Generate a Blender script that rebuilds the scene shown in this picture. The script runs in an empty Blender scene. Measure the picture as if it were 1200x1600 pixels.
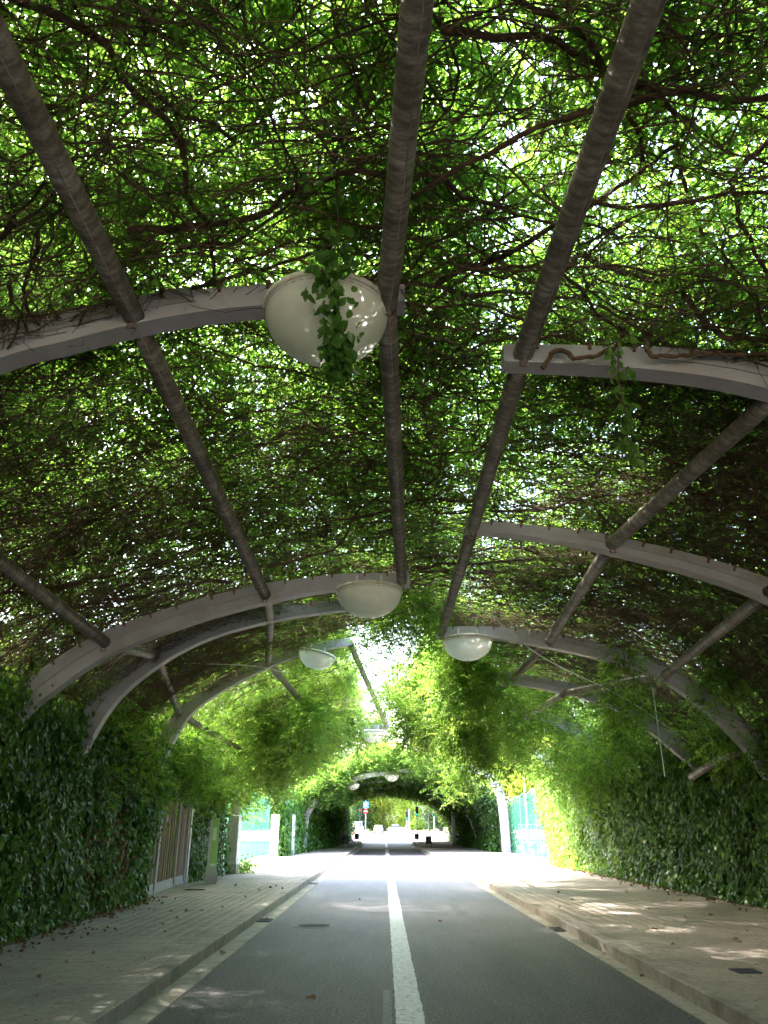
import bpy, math, random
import numpy as np
from mathutils import Vector, Matrix, Euler

SC = bpy.context.scene
COL = SC.collection
R = math.radians
rng = np.random.default_rng(11)
random.seed(11)

# ------------------------------------------------------------------ camera, light, exposure
cd = bpy.data.cameras.new('camera'); cam = bpy.data.objects.new('camera', cd); COL.objects.link(cam)
cam.location = (0, 0, 1.6); cam.rotation_euler = (R(90 + 22.45), 0, 0)
cd.sensor_fit = 'VERTICAL'; cd.sensor_height = 24; cd.lens = 18; cd.clip_start = .05; cd.clip_end = 2000
SC.camera = cam
SUN_TO = Vector((-.62, .2, .76)).normalized()
w = bpy.data.worlds.new('World'); SC.world = w; w.use_nodes = True
nt = w.node_tree; nt.nodes.clear()
sky = nt.nodes.new('ShaderNodeTexSky'); sky.sky_type = 'NISHITA'; sky.sun_disc = False
sky.sun_elevation = math.asin(SUN_TO.z); sky.sun_rotation = math.atan2(SUN_TO.x, SUN_TO.y)
sky.air_density = 1.2; sky.dust_density = 6.0; sky.ozone_density = .7
bg = nt.nodes.new('ShaderNodeBackground'); bg.inputs[1].default_value = .15
ow = nt.nodes.new('ShaderNodeOutputWorld')
nt.links.new(sky.outputs[0], bg.inputs[0]); nt.links.new(bg.outputs[0], ow.inputs[0])
sl = bpy.data.lights.new('sun', 'SUN'); sl.energy = 2.1; sl.angle = R(.9); sl.color = (1, .95, .86)
so = bpy.data.objects.new('sun', sl); COL.objects.link(so)
so.rotation_euler = (-SUN_TO).to_track_quat('-Z', 'Y').to_euler()
SC.view_settings.view_transform = 'Standard'; SC.view_settings.look = 'None'
SC.view_settings.gamma = 1; SC.view_settings.use_curve_mapping = False
SC.view_settings.exposure = 4.3
cy = SC.cycles
cy.use_denoising = True
cy.max_bounces = 8; cy.diffuse_bounces = 5; cy.glossy_bounces = 2; cy.transmission_bounces = 8
cy.transparent_max_bounces = 10; cy.sample_clamp_indirect = 6; cy.caustics_reflective = False

# ------------------------------------------------------------------ helpers
def mat(name):
    m = bpy.data.materials.new(name); m.use_nodes = True
    n = m.node_tree.nodes; n.clear()
    return m, n, m.node_tree.links

def noise_node(n, l, scale, detail=4, rough=.6, coord='Object', mapping=None):
    tc = n.new('ShaderNodeNewGeometry' if coord == 'World' else 'ShaderNodeTexCoord'); t = n.new('ShaderNodeTexNoise')
    if coord == 'World': coord = 'Position'
    t.inputs['Scale'].default_value = scale; t.inputs['Detail'].default_value = detail
    t.inputs['Roughness'].default_value = rough
    if mapping:
        mp = n.new('ShaderNodeMapping'); mp.inputs['Scale'].default_value = mapping
        l.new(tc.outputs[coord], mp.inputs[0]); l.new(mp.outputs[0], t.inputs['Vector'])
    else:
        l.new(tc.outputs[coord], t.inputs['Vector'])
    return t

def ramp(n, l, src, stops):
    r = n.new('ShaderNodeValToRGB'); e = r.color_ramp.elements
    while len(e) < len(stops): e.new(.5)
    for i, (p, c) in enumerate(stops):
        e[i].position = p; e[i].color = (*c, 1)
    l.new(src, r.inputs[0]); return r

def solid(name, col, rough=.7, metal=0, var=.25, scale=6, bump=0, bscale=60, coord='Object', mapping=None, stain=None, sscale=1.5, spec=.4):
    m, n, l = mat(name)
    b = n.new('ShaderNodeBsdfPrincipled'); o = n.new('ShaderNodeOutputMaterial')
    t = noise_node(n, l, scale, 6, .65, coord, mapping)
    c0 = tuple(max(0, x * (1 - var)) for x in col); c1 = tuple(min(1, x * (1 + var)) for x in col)
    r = ramp(n, l, t.outputs[0], [(.3, c0), (.7, c1)])
    csrc = r.outputs[0]
    if stain:
        t2 = noise_node(n, l, sscale, 5, .7, coord)
        r2 = ramp(n, l, t2.outputs[0], [(.5, (0, 0, 0)), (.68, (1, 1, 1))])
        mx = n.new('ShaderNodeMix'); mx.data_type = 'RGBA'
        l.new(r2.outputs[0], mx.inputs[0]); l.new(csrc, mx.inputs[6]); mx.inputs[7].default_value = (*stain, 1)
        csrc = mx.outputs[2]
    l.new(csrc, b.inputs['Base Color'])
    b.inputs['Roughness'].default_value = rough; b.inputs['Metallic'].default_value = metal
    b.inputs['Specular IOR Level'].default_value = spec
    if bump:
        t3 = noise_node(n, l, bscale, 3, .6, coord)
        bp = n.new('ShaderNodeBump'); bp.inputs['Strength'].default_value = bump; bp.inputs['Distance'].default_value = .01
        l.new(t3.outputs[0], bp.inputs['Height']); l.new(bp.outputs[0], b.inputs['Normal'])
    l.new(b.outputs[0], o.inputs[0]); return m

def leafmat(name, cols, tcols, trans=.5, rough=.45, spec=.35, nsc=9.0):
    """cols/tcols: list of reflect / transmit colours picked per leaf clump and per place."""
    m, n, l = mat(name)
    oi = n.new('ShaderNodeObjectInfo'); geo = n.new('ShaderNodeNewGeometry')
    nz = n.new('ShaderNodeTexNoise'); nz.inputs['Scale'].default_value = nsc; nz.inputs['Detail'].default_value = 2
    l.new(geo.outputs['Position'], nz.inputs['Vector'])
    ad = n.new('ShaderNodeMath'); ad.operation = 'MULTIPLY_ADD'
    l.new(oi.outputs['Random'], ad.inputs[0]); ad.inputs[1].default_value = .55; 
    sb = n.new('ShaderNodeMath'); sb.operation = 'MULTIPLY_ADD'; l.new(nz.outputs[0], sb.inputs[0]); sb.inputs[1].default_value = 1.3; sb.inputs[2].default_value = -.42
    l.new(sb.outputs[0], ad.inputs[2])
    k = len(cols)
    st = lambda cs: [(i / (k - 1), c) for i, c in enumerate(cs)]
    r1 = ramp(n, l, ad.outputs[0], st(cols)); r2 = ramp(n, l, ad.outputs[0], st(tcols))
    p = n.new('ShaderNodeBsdfPrincipled'); p.inputs['Roughness'].default_value = rough; p.inputs['Specular IOR Level'].default_value = spec
    t = n.new('ShaderNodeBsdfTranslucent'); l.new(r1.outputs[0], p.inputs['Base Color']); l.new(r2.outputs[0], t.inputs[0])
    ms = n.new('ShaderNodeMixShader'); ms.inputs[0].default_value = trans
    l.new(p.outputs[0], ms.inputs[1]); l.new(t.outputs[0], ms.inputs[2])
    o = n.new('ShaderNodeOutputMaterial'); l.new(ms.outputs[0], o.inputs[0]); return m

M = {}
M['canopy_leaf'] = leafmat('canopy_leaf', [(.035, .075, .02), (.055, .115, .028), (.085, .15, .035), (.12, .18, .045)],
                           [(.06, .14, .02), (.13, .28, .03), (.24, .44, .05), (.42, .6, .09)], .62)
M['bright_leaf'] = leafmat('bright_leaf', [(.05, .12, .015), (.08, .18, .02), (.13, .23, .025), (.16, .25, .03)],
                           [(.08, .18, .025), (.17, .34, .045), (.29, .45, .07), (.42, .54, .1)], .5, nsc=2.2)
M['ivy_leaf'] = leafmat('ivy_leaf', [(.028, .085, .01), (.048, .14, .015), (.085, .2, .022), (.135, .23, .03)],
                        [(.02, .07, .01), (.04, .12, .012), (.08, .2, .015), (.16, .3, .02)], .38, .34, .6)
M['tree_leaf'] = leafmat('tree_leaf', [(.04, .08, .015), (.07, .13, .02), (.1, .17, .03)],
                         [(.08, .2, .015), (.16, .32, .02), (.28, .42, .03)], .4)
M['yellow_leaf'] = leafmat('yellow_leaf', [(.1, .16, .02), (.15, .2, .025), (.2, .22, .03)],
                           [(.2, .34, .02), (.34, .44, .03), (.48, .48, .05)], .5)
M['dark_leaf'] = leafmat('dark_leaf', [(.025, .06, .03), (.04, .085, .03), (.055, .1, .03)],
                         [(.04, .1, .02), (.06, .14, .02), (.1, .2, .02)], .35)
M['dry_leaf'] = leafmat('dry_leaf', [(.12, .07, .035), (.2, .125, .065), (.3, .2, .11)],
                        [(.1, .04, .01), (.18, .08, .02), (.2, .1, .03)], .25, .7, .2)
M['twig'] = solid('twig_bark', (.115, .075, .054), .85, var=.5, scale=8, spec=.2)
M['bark'] = solid('vine_bark', (.10, .062, .04), .85, var=.5, scale=14, bump=.5, bscale=40, spec=.2)
M['trunk'] = solid('trunk_bark', (.16, .13, .10), .9, var=.4, scale=5, bump=.6, bscale=20, spec=.2)
M['beam'] = solid('grey_beam_paint', (.35, .34, .39), .5, var=.12, scale=2.5, stain=(.3, .27, .25), sscale=1.3, bump=.08, bscale=25)
M['beam_plate'] = solid('grey_plate_paint', (.31, .30, .345), .5, var=.12, scale=2.5, stain=(.25, .22, .2), sscale=1.6)
M['rust'] = solid('rusty_steel', (.16, .085, .05), .85, var=.5, scale=30)
M['lamp_white'] = solid('lamp_opal', (.78, .77, .74), .22, var=.04, scale=3, stain=(.62, .6, .54), sscale=2.2, spec=.5)
def opal():
    m, n, l = mat('opal_bowl_plastic'); p = n.new('ShaderNodeBsdfPrincipled'); t = n.new('ShaderNodeBsdfTranslucent'); o = n.new('ShaderNodeOutputMaterial')
    nz = noise_node(n, l, 2.5, 6, .7, mapping=(1, 1, 2.5)); c = ramp(n, l, nz.outputs[0], [(.35, (.93, .93, .92)), (.7, (.84, .82, .77))])
    l.new(c.outputs[0], p.inputs['Base Color']); l.new(c.outputs[0], t.inputs[0]); p.inputs['Roughness'].default_value = .38
    ms = n.new('ShaderNodeMixShader'); ms.inputs[0].default_value = .45; l.new(p.outputs[0], ms.inputs[1]); l.new(t.outputs[0], ms.inputs[2]); l.new(ms.outputs[0], o.inputs[0]); return m
M['opal'] = opal()
M['lamp_rim'] = solid('lamp_rim', (.68, .66, .6), .4, var=.1, scale=9, stain=(.3, .2, .13), sscale=5)
M['galv'] = solid('galvanised', (.45, .46, .47), .45, .3, var=.15, scale=8)
M['white_steel'] = solid('white_painted_steel', (.6, .61, .64), .45, var=.08, scale=5, stain=(.45, .42, .4), sscale=2)
M['gate_steel'] = solid('dull_gate_steel', (.33, .33, .35), .5, var=.12, scale=5, stain=(.2, .18, .17), sscale=3)
M['concrete'] = solid('concrete', (.42, .41, .39), .85, var=.15, scale=6, bump=.3, bscale=70, stain=(.3, .28, .26), sscale=1.8)
M['dirt'] = solid('bare_soil', (.16, .11, .07), .95, var=.3, scale=2, bump=.5, bscale=15)
M['sand'] = solid('pale_gravel_ground', (.24, .23, .15), .95, var=.15, scale=.8, bump=.3, bscale=8)
M['dark_metal'] = solid('dark_metal', (.05, .05, .055), .5, .4, var=.2)
M['iron'] = solid('cast_iron', (.06, .06, .065), .6, .5, var=.3, scale=20, bump=.6, bscale=80)
M['manhole'] = solid('worn_cover_iron', (.1, .098, .095), .6, .2, var=.3, scale=25)
M['green_sign'] = solid('green_sign_face', (.3, .56, .12), .35, var=.05)
M['wood'] = solid('weathered_boards', (.15, .085, .06), .75, var=.3, scale=3, mapping=(12, 12, .6), bump=.2, bscale=30)
M['wood2'] = solid('weathered_boards_dark', (.09, .055, .042), .75, var=.3, scale=3, mapping=(12, 12, .6), bump=.2, bscale=30)

def pipe_material():
    m, n, l = mat('weathered_steel_tube')
    b = n.new('ShaderNodeBsdfPrincipled'); o = n.new('ShaderNodeOutputMaterial')
    t = noise_node(n, l, 3, 6, .7); r = ramp(n, l, t.outputs[0], [(.3, (.14, .115, .1)), (.5, (.25, .22, .195)), (.72, (.42, .39, .36))])
    t2 = noise_node(n, l, 2.2, 5, .75, mapping=(2.5, 9, 2.5)); r2 = ramp(n, l, t2.outputs[0], [(.42, (.32, .28, .25)), (.6, (1, 1, 1)), (.72, (1.25, 1.25, 1.25))])
    mx = n.new('ShaderNodeMix'); mx.data_type = 'RGBA'; mx.blend_type = 'MULTIPLY'; mx.inputs[0].default_value = .8
    l.new(r.outputs[0], mx.inputs[6]); l.new(r2.outputs[0], mx.inputs[7]); l.new(mx.outputs[2], b.inputs['Base Color'])
    b.inputs['Roughness'].default_value = .6; b.inputs['Metallic'].default_value = .15
    bp = n.new('ShaderNodeBump'); bp.inputs['Strength'].default_value = .35; bp.inputs['Distance'].default_value = .01
    l.new(t2.outputs[0], bp.inputs['Height']); l.new(bp.outputs[0], b.inputs['Normal'])
    l.new(b.outputs[0], o.inputs[0]); return m
M['pipe'] = pipe_material()

M['seam'] = solid('rough_weld', (.27, .24, .22), .7, var=.6, scale=5, stain=(.1, .08, .07), sscale=4)
def asphalt_material():
    m, n, l = mat('worn_asphalt')
    b = n.new('ShaderNodeBsdfPrincipled'); o = n.new('ShaderNodeOutputMaterial')
    t = noise_node(n, l, 30, 5, .95); r = ramp(n, l, t.outputs[0], [(.38, (.026, .023, .025)), (.5, (.09, .082, .086)), (.58, (.175, .16, .166)), (.68, (.4, .37, .375))])
    t2 = noise_node(n, l, .7, 7, .7, mapping=(2.2, .45, 1)); r2 = ramp(n, l, t2.outputs[0], [(.3, (.72, .71, .72)), (.7, (1.3, 1.28, 1.27))])
    mx = n.new('ShaderNodeMix'); mx.data_type = 'RGBA'; mx.blend_type = 'MULTIPLY'; mx.inputs[0].default_value = 1
    l.new(r.outputs[0], mx.inputs[6]); l.new(r2.outputs[0], mx.inputs[7]); l.new(mx.outputs[2], b.inputs['Base Color'])
    b.inputs['Roughness'].default_value = .62; b.inputs['Specular IOR Level'].default_value = .35
    bp = n.new('ShaderNodeBump'); bp.inputs['Strength'].default_value = .9; bp.inputs['Distance'].default_value = .015
    l.new(t.outputs[0], bp.inputs['Height']); l.new(bp.outputs[0], b.inputs['Normal'])
    l.new(b.outputs[0], o.inputs[0]); return m
M['asphalt'] = asphalt_material()

def line_material():
    m, n, l = mat('worn_white_road_paint')
    b = n.new('ShaderNodeBsdfPrincipled'); o = n.new('ShaderNodeOutputMaterial')
    t = noise_node(n, l, 14, 9, .85); r = ramp(n, l, t.outputs[0], [(.4, (.14, .14, .14)), (.46, (.5, .5, .49)), (.7, (.8, .8, .79))])
    l.new(r.outputs[0], b.inputs['Base Color']); b.inputs['Roughness'].default_value = .6
    l.new(b.outputs[0], o.inputs[0]); return m
M['paint'] = line_material()
M['old_paint'] = solid('faded_road_paint', (.16, .16, .165), .7, var=.4, scale=20)

def tile_material():
    m, n, l = mat('ribbed_cement_tile')
    b = n.new('ShaderNodeBsdfPrincipled'); o = n.new('ShaderNodeOutputMaterial')
    geo = n.new('ShaderNodeNewGeometry'); oi = n.new('ShaderNodeObjectInfo')
    def nz(sc, d=5):
        t = n.new('ShaderNodeTexNoise'); t.inputs['Scale'].default_value = sc; t.inputs['Detail'].default_value = d; t.inputs['Roughness'].default_value = .65
        l.new(geo.outputs['Position'], t.inputs['Vector']); return t
    t = nz(14); r = ramp(n, l, t.outputs[0], [(.3, (.27, .225, .2)), (.7, (.42, .36, .32))])
    t2 = nz(1.1); r2 = ramp(n, l, t2.outputs[0], [(.3, (.75, .74, .72)), (.7, (1.15, 1.13, 1.08))])
    mx = n.new('ShaderNodeMix'); mx.data_type = 'RGBA'; mx.blend_type = 'MULTIPLY'; mx.inputs[0].default_value = 1
    l.new(r.outputs[0], mx.inputs[6]); l.new(r2.outputs[0], mx.inputs[7])
    wv = n.new('ShaderNodeTexWave'); wv.wave_type = 'BANDS'; wv.bands_direction = 'Y'; wv.inputs['Scale'].default_value = 2 * math.pi / .05 / 20
    l.new(geo.outputs['Position'], wv.inputs['Vector'])
    rw = ramp(n, l, wv.outputs[0], [(.05, (.72, .71, .7)), (.3, (1, 1, 1))])
    mx2 = n.new('ShaderNodeMix'); mx2.data_type = 'RGBA'; mx2.blend_type = 'MULTIPLY'; mx2.inputs[0].default_value = .55
    l.new(mx.outputs[2], mx2.inputs[6]); l.new(rw.outputs[0], mx2.inputs[7]); l.new(mx2.outputs[2], b.inputs['Base Color'])
    b.inputs['Roughness'].default_value = .75
    bp = n.new('ShaderNodeBump'); bp.inputs['Strength'].default_value = .5; bp.inputs['Distance'].default_value = .006
    l.new(wv.outputs[0], bp.inputs['Height']); l.new(bp.outputs[0], b.inputs['Normal'])
    l.new(b.outputs[0], o.inputs[0]); return m
M['tile'] = tile_material()
M['kerb'] = solid('kerb_granite', (.33, .285, .245), .8, var=.25, scale=9, bump=.45, bscale=40, coord='World', stain=(.19, .155, .13), sscale=1.3)
M['gutter'] = solid('gutter_cement', (.35, .315, .265), .85, var=.2, scale=7, bump=.4, bscale=40, coord='World', stain=(.24, .2, .165), sscale=1.5)
M['joint'] = solid('joint_dirt', (.15, .125, .1), .95, var=.3, scale=12)

def mesh_obj(name, v, f, m, parent=None, smooth=False, kind=None):
    me = bpy.data.meshes.new(name); me.from_pydata([tuple(map(float, p)) for p in v], [], [tuple(map(int, q)) for q in f]); me.update()
    if m: me.materials.append(m)
    if smooth: me.polygons.foreach_set('use_smooth', [True] * len(me.polygons))
    return link(name, me, parent, kind)

def link(name, me, parent=None, kind=None):
    o = bpy.data.objects.new(name, me); COL.objects.link(o)
    if parent is not None: o.parent = parent
    if kind: o['kind'] = kind
    return o

def big_mesh(name, v, quads, m, parent=None, kind=None, smooth=False, tris=False):
    """numpy mesh"""
    me = bpy.data.meshes.new(name); k = quads.shape[1]
    me.vertices.add(len(v)); me.vertices.foreach_set('co', np.asarray(v, np.float32).ravel())
    me.loops.add(quads.size); me.loops.foreach_set('vertex_index', quads.astype(np.int32).ravel())
    me.polygons.add(len(quads)); me.polygons.foreach_set('loop_start', np.arange(0, quads.size, k, dtype=np.int32))
    me.polygons.foreach_set('loop_total', np.full(len(quads), k, np.int32))
    if smooth: me.polygons.foreach_set('use_smooth', np.ones(len(quads), bool))
    me.update(calc_edges=True); me.materials.append(m)
    if name is None: return me
    return link(name, me, parent, kind)

def thing(name, label, cat, loc=(0, 0, 0), group=None):
    o = bpy.data.objects.new(name, None); COL.objects.link(o); o.location = loc
    o.empty_display_size = .2
    return tag(o, label, cat, group)

def tag(o, label, cat, group=None):
    o['label'] = label; o['category'] = cat
    if group: o['group'] = group
    return o

class MB:
    def __init__(s): s.v = []; s.f = []
    def box(s, x0, x1, y0, y1, z0, z1, rz=0, c=None, bottom=True):
        b = len(s.v); P = [(x0, y0, z0), (x1, y0, z0), (x1, y1, z0), (x0, y1, z0), (x0, y0, z1), (x1, y0, z1), (x1, y1, z1), (x0, y1, z1)]
        if rz:
            cx, cy_ = c if c else ((x0 + x1) / 2, (y0 + y1) / 2)
            P = [(cx + (x - cx) * math.cos(rz) - (y - cy_) * math.sin(rz), cy_ + (x - cx) * math.sin(rz) + (y - cy_) * math.cos(rz), z) for x, y, z in P]
        s.v += P
        s.f += [(b + 4, b + 5, b + 6, b + 7), (b, b + 1, b + 5, b + 4), (b + 1, b + 2, b + 6, b + 5), (b + 2, b + 3, b + 7, b + 6), (b + 3, b, b + 4, b + 7)]
        if bottom: s.f.append((b + 3, b + 2, b + 1, b))
        return s
    def bevbox(s, x0, x1, y0, y1, z0, z1, e):
        b = len(s.v)
        s.v += [(x0, y0, z0), (x1, y0, z0), (x1, y1, z0), (x0, y1, z0), (x0, y0, z1 - e), (x1, y0, z1 - e), (x1, y1, z1 - e), (x0, y1, z1 - e),
                (x0 + e, y0 + e, z1), (x1 - e, y0 + e, z1), (x1 - e, y1 - e, z1), (x0 + e, y1 - e, z1)]
        for i in range(4):
            j = (i + 1) % 4
            s.f += [(b + i, b + j, b + 4 + j, b + 4 + i), (b + 4 + i, b + 4 + j, b + 8 + j, b + 8 + i)]
        s.f.append((b + 8, b + 9, b + 10, b + 11)); return s
    def tube(s, pts, rad, n=10, caps=True):
        pts = [Vector(p) for p in pts]; b = len(s.v); K = len(pts)
        rr = rad if hasattr(rad, '__len__') else [rad] * K
        for i, p in enumerate(pts):
            t = (pts[min(i + 1, K - 1)] - pts[max(i - 1, 0)]).normalized()
            a = t.cross(Vector((0, 0, 1)) if abs(t.z) < .95 else Vector((1, 0, 0))).normalized(); c = t.cross(a)
            for k in range(n):
                q = 2 * math.pi * k / n; s.v.append(tuple(p + (a * math.cos(q) + c * math.sin(q)) * rr[i]))
        for i in range(K - 1):
            for k in range(n):
                k2 = (k + 1) % n; s.f.append((b + i * n + k, b + i * n + k2, b + (i + 1) * n + k2, b + (i + 1) * n + k))
        if caps: s.f += [tuple(b + k for k in range(n))[::-1], tuple(b + (K - 1) * n + k for k in range(n))]
        return s
    def lathe(s, prof, c=(0, 0, 0), n=32):
        b = len(s.v)
        for r_, z in prof:
            for k in range(n):
                q = 2 * math.pi * k / n; s.v.append((c[0] + r_ * math.cos(q), c[1] + r_ * math.sin(q), c[2] + z))
        for i in range(len(prof) - 1):
            for k in range(n):
                k2 = (k + 1) % n; s.f.append((b + i * n + k, b + i * n + k2, b + (i + 1) * n + k2, b + (i + 1) * n + k))
        return s
    def build(s, name, m, parent=None, smooth=False, kind=None):
        return mesh_obj(name, s.v, s.f, m, parent, smooth, kind)

def catmull(pts, per=6):
    P = [np.array(p, float) for p in pts]; P = [2 * P[0] - P[1]] + P + [2 * P[-1] - P[-2]]; out = []
    for i in range(1, len(P) - 2):
        for k in range(per):
            t = k / per
            out.append(.5 * ((2 * P[i]) + (-P[i - 1] + P[i + 1]) * t + (2 * P[i - 1] - 5 * P[i] + 4 * P[i + 1] - P[i + 2]) * t ** 2 + (-P[i - 1] + 3 * P[i] - 3 * P[i + 1] + P[i + 2]) * t ** 3))
    out.append(P[-2]); return np.array(out)

# many thin tubes at once: paths (N,K,3), radii (N,K)
def tube_field(paths, radii, sides=3):
    N, K, _ = paths.shape
    t = np.gradient(paths, axis=1); t /= np.linalg.norm(t, axis=2, keepdims=True) + 1e-9
    ref = np.tile(np.array([.31, .22, .93]), (N, K, 1)); a = np.cross(t, ref); a /= np.linalg.norm(a, axis=2, keepdims=True) + 1e-9
    c = np.cross(t, a); ang = np.arange(sides) * 2 * np.pi / sides
    v = paths[:, :, None] + radii[:, :, None, None] * (a[:, :, None] * np.cos(ang)[None, None, :, None] + c[:, :, None] * np.sin(ang)[None, None, :, None])
    v = v.reshape(-1, 3)
    base = (np.arange(N)[:, None, None] * K + np.arange(K - 1)[None, :, None]) * sides
    k = np.arange(sides)[None, None, :]; k2 = (k + 1) % sides
    q = np.stack([base + k, base + k2, base + sides + k2, base + sides + k], -1).reshape(-1, 4)
    return v, q

# ------------------------------------------------------------------ leaf clumps (instanced by geometry nodes)
def leaf_quads(base, d, nrm, L, W, fold=.25, pts=6):
    """pointed leaf, 4 triangles folded along the midrib"""
    d = d / np.linalg.norm(d); s = np.cross(d, nrm); s /= np.linalg.norm(s) + 1e-9; n_ = np.cross(s, d)
    a = base; tip = base + d * L - n_ * L * .12
    m1 = base + d * L * .45
    l1 = m1 + s * W * .5 + n_ * W * fold; r1 = m1 - s * W * .5 + n_ * W * fold
    return [a, l1, tip, r1, m1]

def clump_mesh(name, leaves, m, stems=None):
    v = []; f = []
    for q in leaves:
        b = len(v); v += q
        f += [(b, b + 4, b + 1), (b + 1, b + 4, b + 2), (b + 4, b, b + 3), (b + 2, b + 4, b + 3)]
    me = bpy.data.meshes.new(name); me.from_pydata([tuple(p) for p in v], [], f); me.update(); me.materials.append(m)
    return me

def collection_of(name, meshes):
    c = bpy.data.collections.new(name)
    for i, me in enumerate(meshes):
        c.objects.link(bpy.data.objects.new('leaf_clump', me))
    return c

def pinnate(o, d, L, n, lw, ll, rs):
    """a feathery leaf: rachis from o along d, paired leaflets"""
    d = d / np.linalg.norm(d); up = np.array([0, 0, 1.]); s = np.cross(d, up); s /= np.linalg.norm(s) + 1e-9
    out = []
    for i in range(n):
        t = (i + 1) / n; p = o + d * L * t - up * L * .35 * t * t
        for sd in (-1, 1):
            dd = s * sd * .8 + d * .55 - up * (.25 + .3 * rs.random()) + rs.normal(0, .12, 3)
            nn = up + s * sd * .3 + rs.normal(0, .25, 3)
            out.append(leaf_quads(p, dd, nn, ll * (1.1 - .35 * t) * rs.uniform(.85, 1.15), lw * (1.1 - .3 * t)))
    p = o + d * L - up * L * .35
    out.append(leaf_quads(p, d - up * .5, up, ll, lw))
    return out

def make_pinnate_clumps(m, k=6, leaves=3, L=.26, n=5, ll=.075, lw=.032):
    ms = []
    for i in range(k):
        rs = np.random.default_rng(100 + i); q = []
        for j in range(leaves):
            a = 2 * math.pi * (j + rs.random() * .7) / leaves
            q += pinnate(rs.normal(0, .04, 3), np.array([math.cos(a), math.sin(a), rs.uniform(-.3, .35)]), L * rs.uniform(.8, 1.2), n, lw, ll, rs)
        ms.append(clump_mesh('pinnate_clump', q, m))
    return ms

def make_ivy_clumps(m, k=9, nl=16, size=.075, spread=.13):
    """leaves lie in the local XY plane facing +Z, hanging towards -Y"""
    ms = []
    for i in range(k):
        rs = np.random.default_rng(200 + i); q = []
        for j in range(nl):
            p = np.array([rs.normal(0, spread), rs.normal(0, spread), rs.uniform(-.05, .07)])
            d = np.array([rs.normal(0, .35), -1, rs.uniform(-.1, .45)]); nn = np.array([rs.normal(0, .35), rs.normal(.25, .3), 1])
            L = size * rs.uniform(.5, 1.55)
            q.append(leaf_quads(p, d, nn, L, L * rs.uniform(.6, .95), .12))
        ms.append(clump_mesh('ivy_clump', q, m))
    return ms

def make_ball_clumps(m, k=4, nl=60, size=.14, rad=.42):
    ms = []
    for i in range(k):
        rs = np.random.default_rng(300 + i); q = []
        for j in range(nl):
            p = rs.normal(0, 1, 3); p /= np.linalg.norm(p); p *= rad * rs.random() ** .4
            d = rs.normal(0, 1, 3) + p / rad * .6 - np.array([0, 0, .4]); nn = rs.normal(0, .6, 3) + np.array([0, 0, 1])
            L = size * rs.uniform(.7, 1.3); q.append(leaf_quads(p, d, nn, L, L * .55, .15))
        ms.append(clump_mesh('ball_clump', q, m))
    return ms

COLL = {
    'canopy': collection_of('canopy_clumps', make_pinnate_clumps(M['canopy_leaf'])),
    'bright': collection_of('bright_clumps', make_pinnate_clumps(M['bright_leaf'], 6, 4, .3, 6, .08, .028)),
    'ivy': collection_of('ivy_clumps', make_ivy_clumps(M['ivy_leaf'])),
    'ivy_bright': collection_of('ivy_bright_clumps', make_ivy_clumps(M['bright_leaf'], 4, 16, .075, .13)),
    'dry': collection_of('dry_clumps', make_ivy_clumps(M['dry_leaf'], 4, 10, .065, .12)),
    'tree': collection_of('tree_clumps', make_ball_clumps(M['tree_leaf'])),
    'yellow': collection_of('yellow_clumps', make_ball_clumps(M['yellow_leaf'])),
    'dark': collection_of('dark_clumps', make_ball_clumps(M['dark_leaf'])),
}
_groups = {}
def scatter_group(key):
    if key in _groups: return _groups[key]
    g = bpy.data.node_groups.new('scatter_' + key, 'GeometryNodeTree')
    g.interface.new_socket('Geometry', in_out='INPUT', socket_type='NodeSocketGeometry')
    g.interface.new_socket('Geometry', in_out='OUTPUT', socket_type='NodeSocketGeometry')
    n = g.nodes; l = g.links
    gi = n.new('NodeGroupInput'); go = n.new('NodeGroupOutput'); ip = n.new('GeometryNodeInstanceOnPoints')
    ci = n.new('GeometryNodeCollectionInfo'); ci.inputs['Collection'].default_value = COLL[key]
    ci.inputs['Separate Children'].default_value = True; ci.inputs['Reset Children'].default_value = True
    def attr(nm, ty):
        a = n.new('GeometryNodeInputNamedAttribute'); a.data_type = ty; a.inputs['Name'].default_value = nm; return a
    ar = attr('rot', 'FLOAT_VECTOR'); as_ = attr('scl', 'FLOAT')
    l.new(gi.outputs[0], ip.inputs['Points']); l.new(ci.outputs[0], ip.inputs['Instance']); ip.inputs['Pick Instance'].default_value = True
    e2r = n.new('FunctionNodeEulerToRotation'); l.new(ar.outputs[0], e2r.inputs[0]); l.new(e2r.outputs[0], ip.inputs['Rotation'])
    l.new(as_.outputs[0], ip.inputs['Scale']); l.new(ip.outputs[0], go.inputs[0])
    _groups[key] = g; return g

def scatter(name, key, pts, rot, scl, parent=None, kind='stuff'):
    pts = np.asarray(pts, np.float32); N = len(pts)
    me = bpy.data.meshes.new(name); me.vertices.add(N); me.vertices.foreach_set('co', pts.ravel())
    a = me.attributes.new('rot', 'FLOAT_VECTOR', 'POINT'); a.data.foreach_set('vector', np.asarray(rot, np.float32).ravel())
    b = me.attributes.new('scl', 'FLOAT', 'POINT'); b.data.foreach_set('value', np.asarray(scl, np.float32).ravel())
    o = link(name, me, parent, kind); md = o.modifiers.new('scatter', 'NODES'); md.node_group = scatter_group(key)
    return o

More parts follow.
